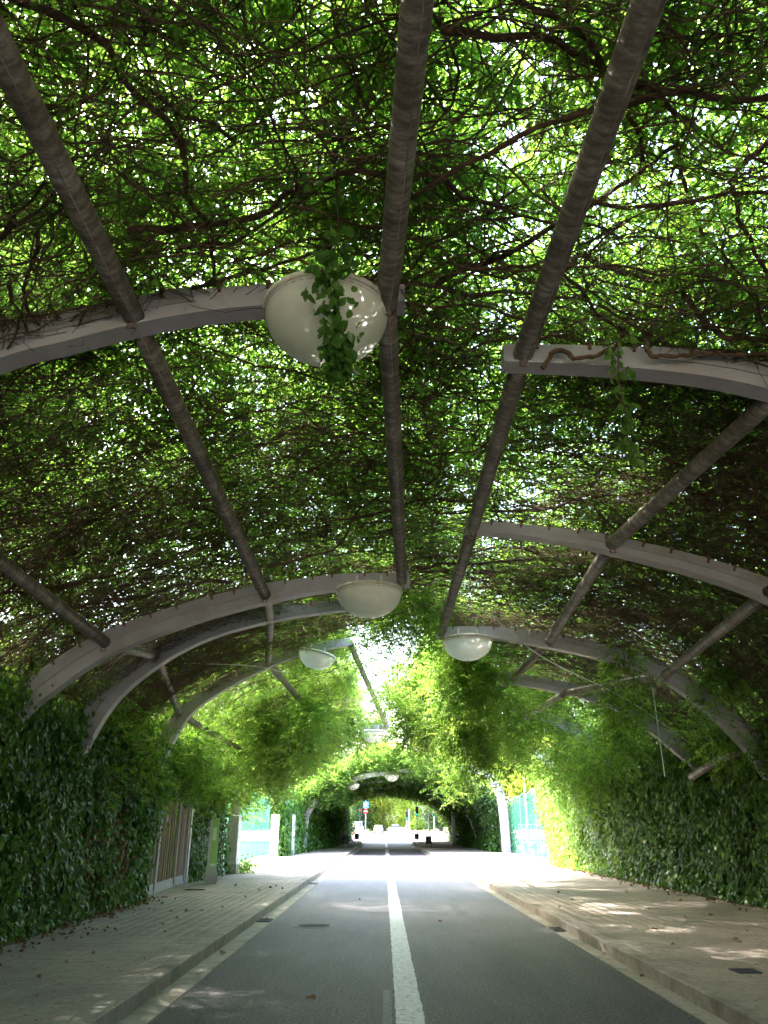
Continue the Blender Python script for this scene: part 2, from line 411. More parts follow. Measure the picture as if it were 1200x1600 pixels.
def vnoise(x, y, s, seed=0):
    """smooth 2-D value noise 0..1"""
    r_ = np.random.default_rng(seed).random((64, 64)); x = np.asarray(x) / s + 500; y = np.asarray(y) / s + 500
    xi = np.floor(x).astype(int); yi = np.floor(y).astype(int); fx = x - xi; fy = y - yi
    fx = fx * fx * (3 - 2 * fx); fy = fy * fy * (3 - 2 * fy); g = lambda a, b: r_[a % 64, b % 64]
    return (g(xi, yi) * (1 - fx) + g(xi + 1, yi) * fx) * (1 - fy) + (g(xi, yi + 1) * (1 - fx) + g(xi + 1, yi + 1) * fx) * fy

# ------------------------------------------------------------------ the setting
def gz(y):  # the street climbs very slightly past the arbour
    return 0 if y < 75 else (y - 75) * .0095
KL0, KL1 = -2.38, -2.60      # left kerb face / back
KR0, KR1 = 3.07, 3.29
GL, GR = -2.10, 2.87         # edge of asphalt against the gutters
PL, PR = -7.2, 9.2           # outer edges of pavements
Y0, Y1 = -7, 98

def strip(name, x0, x1, ys, z, m, kind='structure'):
    v = []; f = []
    for y in ys: v += [(x0, y, z + gz(y)), (x1, y, z + gz(y))]
    for i in range(len(ys) - 1): f.append((2 * i, 2 * i + 1, 2 * i + 3, 2 * i + 2))
    return mesh_obj(name, v, f, m, None, False, kind)
ys_long = list(np.arange(-40, 100, 8)) + list(np.arange(100, 260, 10)) + [260]
strip('ground', -400, 400, [-400, -40, 60, 75, 100, 150, 200, 260, 900], -.06, M['sand'])
strip('road', GL, GR, ys_long, 0, M['asphalt'])
strip('crossing_street', -80, 80, [Y1 + 6, 120, 145], -.02, M['asphalt'])
strip('gutter_bed', KL0 - .01, GL, ys_long[:18], -.022, M['joint'])
strip('gutter_bed', GR, KR0 + .01, ys_long[:18], -.022, M['joint'])
pvL = strip('pavement', PL, KL0 - .03, [Y0 - 20, 0, 30, 75, Y1], .13, M['joint'])
pvR = strip('pavement', KR0 + .03, PR, [Y0 - 20, 0, 30, 75, Y1], .13, M['joint'])
v = []; yl = list(np.arange(-4, 30, .12)) + [32, 40, 75, Y1]
for y in yl: v += [(.11 + random.gauss(0, .004), y, .004 + gz(y)), (.37 + random.gauss(0, .004), y, .004 + gz(y))]
mesh_obj('centre_line', v, [(2 * i, 2 * i + 1, 2 * i + 3, 2 * i + 2) for i in range(len(yl) - 1)], M['paint'], None, False, 'structure')
strip('old_line_trace', -.01, .075, [7.5, 9.6], .004, M['old_paint'])

def pieces(parent, name, dims, spots, m, limit, bevel=.006):
    """equal pieces sharing one mesh; the nearest as objects, the rest joined"""
    b = MB().bevbox(0, dims[0], 0, dims[1], 0, dims[2], bevel)
    me = bpy.data.meshes.new(name); me.from_pydata(b.v, [], b.f); me.materials.append(m)
    spots = sorted(spots, key=lambda s: s[3])
    for s in spots[:limit]:
        o = link(name, me, parent); o.location = s[:3]; o.rotation_euler = (random.gauss(0, .0012), random.gauss(0, .0012), random.gauss(0, .002))
    rest = spots[limit:]
    if rest:
        bv = np.array(b.v, np.float32); bf = np.array(b.f); S = np.array([s[:3] for s in rest], np.float32)
        v = (bv[None] + S[:, None]).reshape(-1, 3); q = (bf[None] + (np.arange(len(rest)) * len(bv))[:, None, None]).reshape(-1, 4)
        big_mesh(name + '_field', v, q, m, parent, 'stuff')

T = .2
def tile_spots(xa, sgn, width):
    out = []
    nx = int(width / T)
    for j in range(int((70 - 3) / T)):
        y = 3 + j * T
        for i in range(nx):
            x = xa + i * T if sgn > 0 else xa - (i + 1) * T
            vis = abs(x) < .52 * (y * .85 + .6) 
            out.append((x + .0025, y + .0025, .139 + random.gauss(0, .0011), y + (0 if vis and y > 6.2 else 40)))
    return out
pieces(pvL, 'paving_tile', (T - .003, T - .0035, .012), tile_spots(KL1, -1, 4.0), M['tile'], 290)
pieces(pvR, 'paving_tile', (T - .003, T - .0035, .012), tile_spots(KR1, 1, 5.2), M['tile'], 290)
# kerbs: granite lengths
for xa, xb in ((KL1, KL0), (KR0, KR1)):
    kb = strip('kerb', xa + .02, xb - .02, ys_long[:18], .1, M['joint'])
    pieces(kb, 'kerb_stone', (.215, .992, .19), [(xa + .002, y, -.038 + random.gauss(0, .002), y if y > 4 else y + 200) for y in np.arange(-7, Y1, 1.0)], M['kerb'], 80, .012)
for xa, xb in ((KL0, GL), (GR, KR0)):
    gt = strip('gutter', xa + .01, xb - .01, ys_long[:18], -.03, M['joint'])
    pieces(gt, 'gutter_slab', (xb - xa - .006, .393, .03), [(xa + .003, y, -.022 + random.gauss(0, .0015), y if y > 4 else y + 200) for y in np.arange(-7, Y1, .4)], M['gutter'], 120, .006)

# ------------------------------------------------------------------ arches
LEFT = [(.95, 5.55), (-.9, 5.45), (-2.0, 5.25), (-3.1, 4.92), (-4.25, 4.35), (-5.05, 3.7), (-5.5, 3.0), (-5.8, 2.0), (-5.9, .1)]
RIGHT = [(.95, 5.5), (2.2, 5.36), (3.2, 5.15), (4.4, 4.85), (5.45, 4.42), (6.15, 3.95), (6.75, 3.38), (7.3, 2.6), (7.75, 1.4), (7.85, .1)]

def arch(pts, Y, label, tip_d=.185, base_d=.35, w=.14, group=None, clips=True, name='arch_rib'):
    t = thing(name, label, 'arch rib', (pts[-1][0], Y, .1), group); ox, oz = pts[-1][0], .1
    C = catmull([(p[0] - ox, p[1] - oz) for p in pts], 7); K = len(C)
    tan = np.gradient(C, axis=0); tan /= np.linalg.norm(tan, axis=1, keepdims=True); nr = np.stack([tan[:, 1], -tan[:, 0]], 1)
    nr = np.where((nr[:, 1:2] < 0), -nr, nr)
    sgn = 1 if pts[-1][0] > pts[0][0] else -1
    for i in range(K):  # outward normal
        out = np.array([sgn * .6, .8]); 
        if nr[i] @ out < 0: nr[i] = -nr[i]
    L = np.concatenate([[0], np.cumsum(np.linalg.norm(np.diff(C, axis=0), axis=1))]); s = L / L[-1]
    D = tip_d + (base_d - tip_d) * np.clip(s * 1.7, 0, 1)
    def sweep(lo, hi, wy, i0=0, i1=K, yo=0):
        v = []; f = []
        for i in range(i0, i1):
            a = C[i] + nr[i] * lo[i]; b = C[i] + nr[i] * hi[i]
            v += [(a[0], yo - wy / 2, a[1]), (b[0], yo - wy / 2, b[1]), (b[0], yo + wy / 2, b[1]), (a[0], yo + wy / 2, a[1])]
        n_ = i1 - i0
        for i in range(n_ - 1):
            for k in range(4):
                k2 = (k + 1) % 4; f.append((4 * i + k, 4 * i + k2, 4 * i + 4 + k2, 4 * i + 4 + k))
        f += [(0, 3, 2, 1), tuple(4 * (n_ - 1) + k for k in range(4))]
        return v, f
    mesh_obj('beam', *sweep(-D / 2 + .012, D / 2, w), M['beam'], t)
    mesh_obj('flange', *sweep(-D / 2 - .008, -D / 2 + .0115, w + .05), M['beam'], t)
    i0 = int(K * .2)
    mesh_obj('splice_plate', *sweep(D * .02, D / 2 + .02, w + .026, i0, K), M['beam_plate'], t)
    if clips:
        dist = .25
        cl = MB().box(-.012, .012, -.014, .014, 0, .075).box(-.012, .03, -.014, .014, .055, .066)
        me = bpy.data.meshes.new('clip'); me.from_pydata(cl.v, [], cl.f); me.materials.append(M['rust'])
        while dist < L[-1] * .72:
            i = int(np.searchsorted(L, dist)); i = min(i, K - 1)
            c = link('clip', me, t); p = C[i] + nr[i] * (D[i] / 2 - .05)
            ang = math.atan2(tan[i][1], tan[i][0]); c.location = (p[0], -w / 2 - (.033 if i >= i0 else .016), p[1]); c.rotation_euler = (0, -ang if sgn > 0 else -ang + math.pi, 0)
            dist += random.uniform(.36, .46)
    return t, C + np.array([ox, oz]), nr, D

ARCHES = {}
def tipped(base, x, z):
    """standard profile with its own tip"""
    return [(x, z)] + [p for p in base[1:] if (p[0] < x - .5 if base is LEFT else p[0] > x + .5)]
ARCHES['A0'] = arch([(.2, 5.45), (-1, 5.4), (-2, 5.2)] + LEFT[3:], -1.2, 'grey painted arch rib over the left pavement behind the viewpoint', clips=False)
ARCHES['A1'] = arch([(.17, 5.66), (-.95, 5.64), (-1.57, 5.57), (-2.07, 5.46), (-2.6, 5.3), (-3.1, 5.14), (-4.2, 4.55), (-5.1, 3.8)] + LEFT[6:], 5.2, 'nearest grey arch rib from the left carrying the biggest lamp')
ARCHES['A2'] = arch([(.4, 5.2), (-.8, 5.15), (-1.8, 4.97), (-2.95, 4.66), (-4.2, 4.17), (-5.0, 3.6), (-5.43, 3.15), (-5.64, 2.6), (-5.9, 1.5), (-5.95, .1)], 11.5, 'second grey arch rib from the left, carrying the centre lamp', tip_d=.2, base_d=.37)
ARCHES['A3'] = arch([(-.2, 5.5), (-.87, 5.5), (-2.1, 5.33), (-3.25, 5.02), (-4.15, 4.55), (-4.9, 3.9), (-5.32, 3.15), (-5.62, 2.2), (-5.95, 1.2), (-6, .1)], 14.1, 'third grey arch rib from the left, without a lamp, dropping into ivy', base_d=.36)
ARCHES['A4'] = arch([(-.85, 5.98), (-1.4, 5.9), (-2.8, 5.5), (-4.6, 4.5), (-5.3, 3.4), (-5.6, 2.2), (-5.72, .1)], 19.2, 'bluish grey arch rib on the left with a lamp in the open sky gap', base_d=.34)
ARCHES['A5'] = arch([(.2, 5.35), (-1, 5.2), (-2.48, 4.85), (-4.2, 4.2), (-5.2, 3.3), (-5.6, 2.2), (-5.7, .1)], 31, 'left arch rib half covered by drooping feathery leaves, last before the sunlit gap', base_d=.32)
ARCHES['R0'] = arch([(1.2, 5.4)] + RIGHT[1:], -1.8, 'grey painted arch rib over the right pavement behind the viewpoint', clips=False)
ARCHES['R1'] = arch([(1.04, 5.42), (1.7, 5.4), (2.24, 5.36), (2.8, 5.29), (3.33, 5.16), (4.3, 4.85), (5.4, 4.4), (6.2, 3.9)] + RIGHT[6:], 5.7, 'nearest grey arch rib from the right with a woody stem looped over it')
ARCHES['R2'] = arch([(1.1, 5.34), (1.71, 5.3), (2.56, 5.18), (3.39, 4.98), (4.2, 4.75), (4.94, 4.46), (5.7, 4.0), (6.5, 3.45), (7.2, 2.6), (7.75, 1.4), (7.85, .1)], 9.6, 'lampless grey arch rib from the right, second from the viewpoint', tip_d=.14, base_d=.3)
ARCHES['R3'] = arch([(1.05, 5.24), (2.17, 5.22), (3.18, 5.07), (4.43, 4.80), (5.51, 4.40), (6.18, 3.92), (6.71, 3.38), (7.12, 2.8), (7.75, 1.5), (7.9, .1)], 15.1, 'grey arch rib from the right with a small lamp at its tip', tip_d=.2, base_d=.36)
ARCHES['R4'] = arch([(1.2, 5.35), (2.15, 5.22), (3.06, 4.95), (4.4, 4.7), (5.5, 4.35), (6.15, 3.95), (6.8, 3.4), (7.35, 2.8), (7.8, 1.5), (7.9, .1)], 18.6, 'dark leafy arch rib on the right, behind the one tipped with a lamp', base_d=.3)
ARCHES['R5'] = arch([(1.3, 5.5)] + [(p[0] + .25, p[1] + .1) for p in RIGHT[1:]], 24.5, 'right arch rib wrapped in bright creeper above the sunlit hedge end', base_d=.32)
ARCHES['R6'] = arch([(1.5, 5.3)] + [(p[0] + .3, p[1] + .1) for p in RIGHT[1:]], 31.5, 'last right arch rib before the sunlit gap, its crown buried in creeper', base_d=.32)
far_grp = 'ribs of the far tunnel beyond the sunlit gap'
ARCHES['RF'] = arch([(1.0, 5.45), (2.2, 5.4), (4.2, 5.5), (6.6, 5.45), (7.6, 4.8), (8.1, 3.8), (8.25, 2.4), (8.3, .1)], 57, 'pale lilac arch rib standing bare at the right of the far tunnel mouth', base_d=.55, w=.3)
ARCHES['LF'] = arch([(.9, 5.3), (-1, 5.15), (-3, 4.6), (-4.3, 3.9), (-5.1, 3.1), (-5.5, 2.2), (-5.6, .1)], 57.5, 'dark arch rib round the left side of the far tunnel mouth', base_d=.5, w=.3)
for i, yy in enumerate((66, 76, 88)):
    arch([(p[0], p[1] - .25) for p in LEFT], yy, ['first', 'second', 'third'][i] + ' dim arch rib of the far tunnel, left side', base_d=.45, w=.3, group=far_grp, clips=False)
    arch([(p[0], p[1] - .25) for p in RIGHT], yy + 3, ['first', 'second', 'third'][i] + ' dim arch rib of the far tunnel, right side', base_d=.45, w=.3, group=far_grp, clips=False)

def rib_at(key, x):
    _, C, nr, D = ARCHES[key]; i = int(np.argmin(np.abs(C[:int(len(C) * .8), 0] - x))); return C[i], nr[i], D[i]

# ------------------------------------------------------------------ steel tubes running along the arbour
def tube_run(pts, label, r=.086, seam=True):
    t = thing('steel_tube', label, 'steel tube', pts[0])
    o = Vector(pts[0])
    for i in range(len(pts) - 1):
        a = Vector(pts[i]) - o; b = Vector(pts[i + 1]) - o; d = (b - a).normalized()
        if i: a = a + d * .01
        n_ = max(2, int((b - a).length / .4)); P = [a.lerp(b, k / n_) for k in range(n_ + 1)]
        MB().tube(P, r, 16).build('tube_span', M['pipe'], t, smooth=False).data.polygons.foreach_set('use_smooth', [True] * (16 * n_) + [False] * 2)
        if seam:
            s = d.cross(Vector((0, 0, 1))).normalized(); off = Vector((0, 0, -r * .93)) + s * r * .3
            MB().tube([a + off, b + off], .0045, 4).build('weld_seam', M['seam'], t)
        # U bolt hooking the span to the rib
        MB().tube([b + Vector((-.03, -.1, r * .2)), b + Vector((-.03, -.1, -r - .05)), b + Vector((.03, -.1, -r - .05)), b + Vector((.03, -.1, r * .2))], .009, 6).build('bolt', M['rust'], t)
    return t
tube_run([(.3, -7, 5.35), (.39, -1.2, 5.4), (.02, 5.2, 5.56), (.28, 11.5, 5.17)], 'dark steel tube along the middle, passing the two biggest lamps')
tube_run([(-.86, 19.2, 5.95), (.09, 31, 5.36)], 'thin steel tube crossing the bright sky gap between two small lamps', .085)
tube_run([(-1.8, -7, 5.2), (-1.95, -1.2, 5.2), (-2.02, 5.2, 5.43), (-1.83, 11.5, 4.94), (-2.15, 14.1, 5.28), (-2.9, 19.2, 5.45), (-2.05, 31, 4.98)], 'ringed steel tube slanting down from the top left corner')
tube_run([(-4.2, -7, 4.3), (-4.2, -1.2, 4.3), (-4.3, 5.2, 4.45), (-4.2, 11.5, 4.2), (-4.2, 14.1, 4.55), (-5.0, 19.2, 4.2), (-4.6, 31, 3.95)], 'brown steel tube low on the left above the ivy wall')
tube_run([(-5.75, 5, 2.4), (-5.65, 11.5, 2.5), (-5.45, 14.1, 2.55), (-5.6, 19.2, 2.7)], 'short pale tube end poking from the left ivy', .08)
tube_run([(1.3, -7, 5.3), (1.45, -1.8, 5.35), (1.2, 5.7, 5.4), (1.18, 9.6, 5.31), (1.14, 15.1, 5.22)], 'scarred steel tube slanting from the upper right to the third rib tip')
tube_run([(3.3, -7, 5.1), (3.4, -1.8, 5.1), (3.43, 5.7, 5.1), (3.0, 9.6, 5.08), (3.28, 15.1, 5.05), (3.1, 18.6, 4.95), (2.9, 24.5, 5.15)], 'speckled steel tube crossing the right side below the looped stem')
tube_run([(5.1, -7, 4.5), (5.1, -1.8, 4.5), (5.2, 5.7, 4.45), (4.95, 9.6, 4.42), (5.48, 15.1, 4.38), (4.3, 18.6, 4.6), (4.4, 24.5, 4.8)], 'bare steel tube bound with thin shoots above the right ivy hedge')
tube_run([(6.95, 15.1, 2.95), (6.72, 16.3, 2.88), (6.98, 18.4, 2.7), (7.5, 19.6, 2.5)], 'pale steel tube stub level with the top of the right ivy hedge', .08)
# tension wires
for P, lb in (([(2.0, 14, 5.3), (3.3, 15.9, 4.9), (5.3, 17.0, 4.2), (6.9, 18.0, 3.4)], 'thin white cable slanting down under the right ribs'),
              ([(5.6, 16.2, 4.3), (5.75, 16.6, 2.6)], 'thin pale cable hanging straight down by the right hedge'),
              ([(-4.4, 15.5, 4.7), (-3.0, 17.0, 4.95), (-2.2, 17.6, 4.9)], 'pale rod lying across the gap beside the third left rib')):
    tag(MB().tube(catmull(P, 5), .012, 6).build('cable', M['white_steel']), lb, 'cable')

# ------------------------------------------------------------------ lamps
def lamp(rib, x, label, D=1.0, dz=0, tilt=0, Yo=0):
    p, nr, d = rib_at(rib, x); Y = ARCHES[rib][0].location.y + Yo; r = D / 2
    z = p[1] - d / 2 - .07 + dz
    t = thing('globe_lamp', label, 'lamp', (x, Y, z), 'white bowl lamps under the ribs'); t.rotation_euler = (0, tilt, 0)
    prof = [(r * math.cos(a), -r * .79 * math.sin(a)) for a in np.linspace(0, math.pi / 2 - .001, 16)]
    MB().lathe(prof, n=48).build('bowl', M['opal'], t, True)
    MB().tube([(r * .985 * math.cos(q), r * .985 * math.sin(q), -.03) for q in np.linspace(0, 2 * math.pi, 41)], .007, 5, False).build('dirt_ring', M['rust'], t)  # thin ring stands for the brown dirt line between rim and bowl
    MB().tube([(0, -r * .985 * math.cos(q), -r * .783 * math.sin(q)) for q in np.linspace(.05, math.pi / 2, 10)], .003, 4, False).build('mould_seam', M['lamp_rim'], t)
    MB().lathe([(r * .97, .0), (r * 1.035, -.012), (r * 1.045, .01), (r * 1.04, .035), (r * .97, .05)], n=48).build('rim', M['lamp_rim'], t, True)
    MB().tube([(-r * .97, 0, .03), (0, 0, .06), (r * .97, 0, .03)], .018, 6).build('cross_bar', M['galv'], t)
    MB().tube([(0, 0, -r * .78), (0, 0, -r * .82)], .02, 8).build('finial', M['galv'], t)
    for s in (-1, 1):
        MB().box(s * r * .38 - .02, s * r * .38 + .02, -.125, -.113, .03, .24).box(s * r * .38 - .02, s * r * .38 + .02, -.125, .1, .225, .24).build('bracket', M['white_steel'], t)
    return t
lamp('A1', -.47, 'largest white bowl lamp, with a leafy vine trailing down over it', 1.0, .02)
lamp('A2', -.23, 'white bowl lamp in the centre, clean and straight below the second left rib', 1.0, 0)
lamp('R3', 1.66, 'white bowl lamp at the tip of a right-hand rib', .98, 0)
lamp('A4', -1.68, 'tilted bluish white bowl lamp against the bright gap', .92, 0, R(12))
lamp('A5', -.42, 'small white bowl lamp at the foot of the tube in the sky gap', 1.0, 0)
lamp('LF', .55, 'tiny white bowl lamp on the mouth of the far tunnel', 1.0, 0)
lamp('LF', -2.2, 'faint bowl lamp half hidden by leaves left of the tiny far lamp', .9, -.1)

# ------------------------------------------------------------------ vault surface used by twigs and leaves
def prof_fn(P):
    C = catmull(P, 8); L = np.concatenate([[0], np.cumsum(np.linalg.norm(np.diff(C, axis=0), axis=1))])
    tn = np.gradient(C, axis=0); tn /= np.linalg.norm(tn, axis=1, keepdims=True)
    sg = 1 if P[-1][0] > P[0][0] else -1
    nr = np.stack([-tn[:, 1] * sg, tn[:, 0] * sg], 1)
    def f(s, off):
        x = np.interp(s, L, C[:, 0]); z = np.interp(s, L, C[:, 1]); nx = np.interp(s, L, nr[:, 0]); nz_ = np.interp(s, L, nr[:, 1])
        return x + nx * off, z + nz_ * off, nx, nz_
    return f, L[-1]
fL, LL = prof_fn(LEFT); fR, LR = prof_fn(RIGHT)
def vault(side, s, y, off):
    f = fL if side == 'L' else fR
    sag = .12 * (vnoise(s, y, 2.3, 5) - .5) + .10
    x, z, nx, nz_ = f(np.clip(s, 0, (LL if side == 'L' else LR)), off + sag)
    neg = np.minimum(s, 0); x = x - neg * (1 if side == 'L' else -1); z = z + neg * .07
    yy = np.asarray(y); z = z + (.1 * np.exp(-((yy - 5.2) / 3) ** 2) if side == 'L' else 0) + (np.where((yy > 17) & (yy < 23), .3, 0) if side == 'L' else 0)
    return x, z, nx, nz_

# gap in the roof along the ridge past the third rib
def open_gap(side, s, y):
    edge = .55 * vnoise(s * 0 + (1 if side == 'L' else 7), y, 1.3, 9)
    if side == 'L': return (y > 17.6) & (y < 50) & (s < 1.55 + edge)
    return (y > 18) & (y < 50) & (s < -.25 + edge)

def canopy(side, ya, yb, dens, key, sc, parent, name='foliage', off=(.27, 1.0), smax=None, seed=0, thin=.35, droop=0):
    rs = np.random.default_rng(seed); Lm = (smax if smax else (LL if side == 'L' else LR))
    N = int(Lm * (yb - ya) * dens); s = rs.uniform(0, Lm, N); y = rs.uniform(ya, yb, N)
    nz_ = vnoise(s, y, .8, seed + 1) * .36 + vnoise(s, y, .3, seed + 2) * .32 + vnoise(s, y, 2.6, seed + 3) * .32
    keep = (rs.random(N) < np.clip((nz_ - thin) * 4 + .38, .2, 1)) & ~open_gap(side, s, y)
    s = s[keep]; y = y[keep]; n_ = len(s)
    o = rs.uniform(*off, n_) ; x, z, nx, nn = vault(side, s, y, o)
    z = z - droop * rs.random(n_) ** 2
    rot = np.stack([rs.normal(0, .45, n_), rs.normal(0, .45, n_) + nx * .6, rs.uniform(0, 6.28, n_)], 1)
    return scatter(name, key, np.stack([x, y, z], 1), rot, rs.uniform(.75, 1.25, n_) * sc, parent)

def twigs(side, ya, yb, N, K, rad, parent, name, seed, lo=.02, hi=.3, step=.17, smin=0, smax=None, gap=True, kind='stuff', m='twig', straight=.31):
    rs = np.random.default_rng(seed); Lm = smax or (LL if side == 'L' else LR) * .93
    s = rs.uniform(smin, Lm, N); y = rs.uniform(ya, yb, N)
    th = np.where(rs.random(N) < .38, rs.normal(0, .6, N), rs.uniform(-3.14, 3.14, N)) + np.where(rs.random(N) < .5, math.pi, 0)
    P = np.zeros((N, K, 3)); o = rs.uniform(lo, hi, N); do = rs.normal(0, .02, N); curl = rs.normal(0, .1, N)
    for k in range(K):
        x, z, _, _ = vault(side, s, y, o); P[:, k] = np.stack([x, y, z], 1)
        th = th + curl + rs.normal(0, straight, N); s = s + np.cos(th) * step; y = y + np.sin(th) * step
        s = np.clip(s, -2.5, Lm); o = np.clip(o + do + rs.normal(0, .03, N), lo - .05, hi + .1)
    if gap:
        g = open_gap(side, np.clip(P[:, :, 0] * 0 + s[:, None], 0, 99), P[:, :, 1]).any(1); sx = .95 - P[:, :, 0] if side == 'L' else P[:, :, 0] - .95
        g = open_gap(side, sx + .25, P[:, :, 1]).any(1); P = P[~g]
    N = len(P); r0 = rs.uniform(*rad, N) * rs.choice([1, 1, 1, 1.7], N); r_ = r0[:, None] * np.linspace(1, .45, K)[None]
    v, q = tube_field(P, r_); return big_mesh(name, v, q, M[m], parent, kind)

def thick_branch(side, pts, r0, r1, parent, seed, m='bark', n=7):
    """pts: (s, y, off) control points on the vault"""
    rs = np.random.default_rng(seed); C = catmull(pts, 6); C[:, 0] += np.convolve(rs.normal(0, .06, len(C)), [.3, .4, .3], 'same'); C[:, 1] += np.convolve(rs.normal(0, .06, len(C)), [.3, .4, .3], 'same')
    x, z, _, _ = vault(side, C[:, 0], C[:, 1], C[:, 2]); P = np.stack([x, C[:, 1], z], 1)
    rr = np.linspace(r0, r1, len(P)) * rs.uniform(.85, 1.2, len(P))
    return MB().tube(P, list(rr), n).build('branch', M[m], parent, True)

for side, lb in (('L', 'tangled leafy vine roof over the left lane, brown stems under pierced green leaves'), ('R', 'vine roof over the right lane, denser and browner with tight horizontal twigs')):
    cv = thing('vine_canopy', lb, 'vine canopy', (-5.7 if side == 'L' else 7.6, 5, .13))
    inv = Matrix.Translation(-cv.location)
    kids = []
    sd = 0 if side == 'L' else 50
    if side == 'L':
        kids.append(canopy('L', -7, 17, 106, 'canopy', 1.2, cv, seed=1, thin=.38))
        kids.append(canopy('L', -7, 7.5, 42, 'canopy', 1.15, cv, seed=21, thin=.3, off=(.6, 1.2)))
        kids.append(canopy('L', 17, 31.5, 80, 'bright', 1.15, cv, seed=2, thin=.3))
    else:
        kids.append(canopy('R', -7, 18, 112, 'canopy', 1.2, cv, seed=3, thin=.37))
        kids.append(canopy('R', -7, 8.5, 50, 'canopy', 1.15, cv, seed=23, thin=.3, off=(.6, 1.2)))
        kids.append(canopy('R', 18, 29, 90, 'canopy', 1.2, cv, seed=4, thin=.3))
    kids.append(twigs(side, -5, 17.5, 14000, 12, (.0026, .0056), cv, 'twigs', 10 + sd))
    kids.append(twigs(side, -5, 17.5, 800, 16, (.006, .011), cv, 'stems', 11 + sd, step=.2, m='bark'))
    kids.append(twigs(side, 17.5, 31, 1500, 12, (.004, .008), cv, 'twigs', 12 + sd))
    # extra tangle on the haunches where light hardly comes through
    sm0 = 2.2 if side == 'R' else 4.2
    kids.append(twigs(side, 5.8 if side == 'R' else 4, 19, 3600 if side == 'R' else 1800, 12, (.003, .006), cv, 'twigs', 13 + sd, smin=sm0, smax=6.6, lo=.0, hi=.25))
    rs = np.random.default_rng(70 + sd)
    for k in range(26):
        Lm = LL if side == 'L' else LR
        s0 = rs.uniform(.2, Lm * .7); y0 = rs.uniform(1, 19); th = rs.choice([0, math.pi]) + rs.normal(0, .5)
        pts = []; s_, y_ = s0, y0
        for j in range(rs.integers(4, 7)):
            pts.append((s_, y_, rs.uniform(.02, .22))); th += rs.normal(0, .35); s_ = float(np.clip(s_ + math.cos(th) * .75, -2, Lm * .85)); y_ += math.sin(th) * .75
        r0 = rs.uniform(.012, .028)
        if open_gap(side, np.array([q[0] for q in pts]), np.array([q[1] for q in pts])).any(): continue
        kids.append(thick_branch(side, pts, r0, r0 * .55, cv, 900 + k))
    # short dead tips dangling below the twigs
    N = 2600; s = rs.uniform(.1, LL * .7, N); y = rs.uniform(1.5, 30, N); g = ~open_gap(side, s, y); s = s[g]; y = y[g]; N = len(s)
    x, z, _, _ = vault(side, s, y, .04); Lh = rs.exponential(.09, N) + .03
    P = np.stack([np.stack([x + rs.normal(0, .02, N) * k, y + rs.normal(0, .02, N) * k, z - Lh * k / 3], 1) for k in range(4)], 1)
    v, q = tube_field(P, np.full((N, 4), .0028)); kids.append(big_mesh('dead_tips', v, q, M['twig'], cv, 'stuff'))
    for k in kids: k.matrix_parent_inverse = inv

# far tunnel roof
for side in 'LR':
    cv = thing('vine_canopy', 'sunlit vine roof of the far tunnel, ' + ('left' if side == 'L' else 'right') + ' half beyond the open gap', 'vine canopy', (-5.7 if side == 'L' else 7.6, 57, .13))
    k = canopy(side, 57.9, 98, 9, 'dark', 1.5, cv, name='shade_tinted_foliage', seed=131 + ord(side), off=(.1, .9), thin=.1, droop=.2)  # second layer in dark leaf colour paints the dimness inside the tunnel
    k.matrix_parent_inverse = Matrix.Translation(-cv.location)
    k = canopy(side, 56.5 if side == 'L' else 57.7, 98, 20, 'canopy', 1.9, cv, seed=31 + ord(side), off=(-.1, 1.3), thin=.2, droop=.5)
    k.matrix_parent_inverse = Matrix.Translation(-cv.location)

# ------------------------------------------------------------------ thick stems picked out one by one (upper right) and over the rib
def world_stem(pts, r0, r1, label, m='bark', name='woody_vine', seed=0, group=None):
    C = catmull(pts, 8); rs = np.random.default_rng(seed); jit = rs.normal(0, .03, C.shape); jit = np.stack([np.convolve(jit[:, k], np.ones(5) / 5, 'same') for k in range(3)], 1); C += jit
    rr = np.linspace(r0, r1, len(C)) * rs.uniform(.85, 1.2, len(C))
    o = C[0].copy(); ob = MB().tube(C - o, list(rr), 8).build(name, M[m], None, True); ob.location = o
    return tag(ob, label, 'vine stem', group)
F = math.cos(R(22.45)), math.sin(R(22.45))
def at(px, py, Y):
    """place on the vertical plane Y metres ahead that carries the given sight line (used to lay out measured stems)"""
    u = (px - 600) / 1200; v = (py - 800) / 1200; t = Y / (F[0] + v * F[1]); return (u * t, Y, 1.6 + t * (F[1] - F[0] * v))
world_stem([at(850, 575, 5.55), at(870, 550, 5.55), at(900, 560, 5.5), at(940, 548, 5.5), at(962, 535, 5.6), at(985, 480, 5.8)], .022, .016, 'woody stem looped over the tip half of the nearest right rib', seed=1)
world_stem([at(1015, 520, 5.6), at(1015, 552, 5.5), at(1040, 560, 5.5), at(1100, 553, 5.5), at(1200, 553, 5.5), at(1320, 560, 5.4)], .02, .016, 'woody stem lying along the top of the nearest right rib', seed=2)
world_stem([at(860, 440, 4.9), at(905, 400, 5.0), at(960, 420, 5.1), at(1050, 445, 5.2), at(1100, 500, 5.3), at(1135, 525, 5.4), at(1200, 530, 5.4)], .028, .02, 'thickest brown stem, passing from the scarred tube towards the right edge', seed=3)
world_stem([at(1200, 225, 3.9), at(1150, 265, 4.1), at(1143, 300, 4.2), at(1165, 350, 4.4), at(1190, 410, 4.8), at(1230, 470, 5.0)], .02, .014, 'curved reddish stem hooking down near the right edge', seed=4)
world_stem([at(1052, 180, 4.0), at(1060, 240, 4.1), at(1080, 300, 4.3), at(1092, 350, 4.5), at(1120, 385, 4.7), at(1165, 450, 5.0)], .016, .01, 'thin stem running down through the upper right leaves', seed=5)
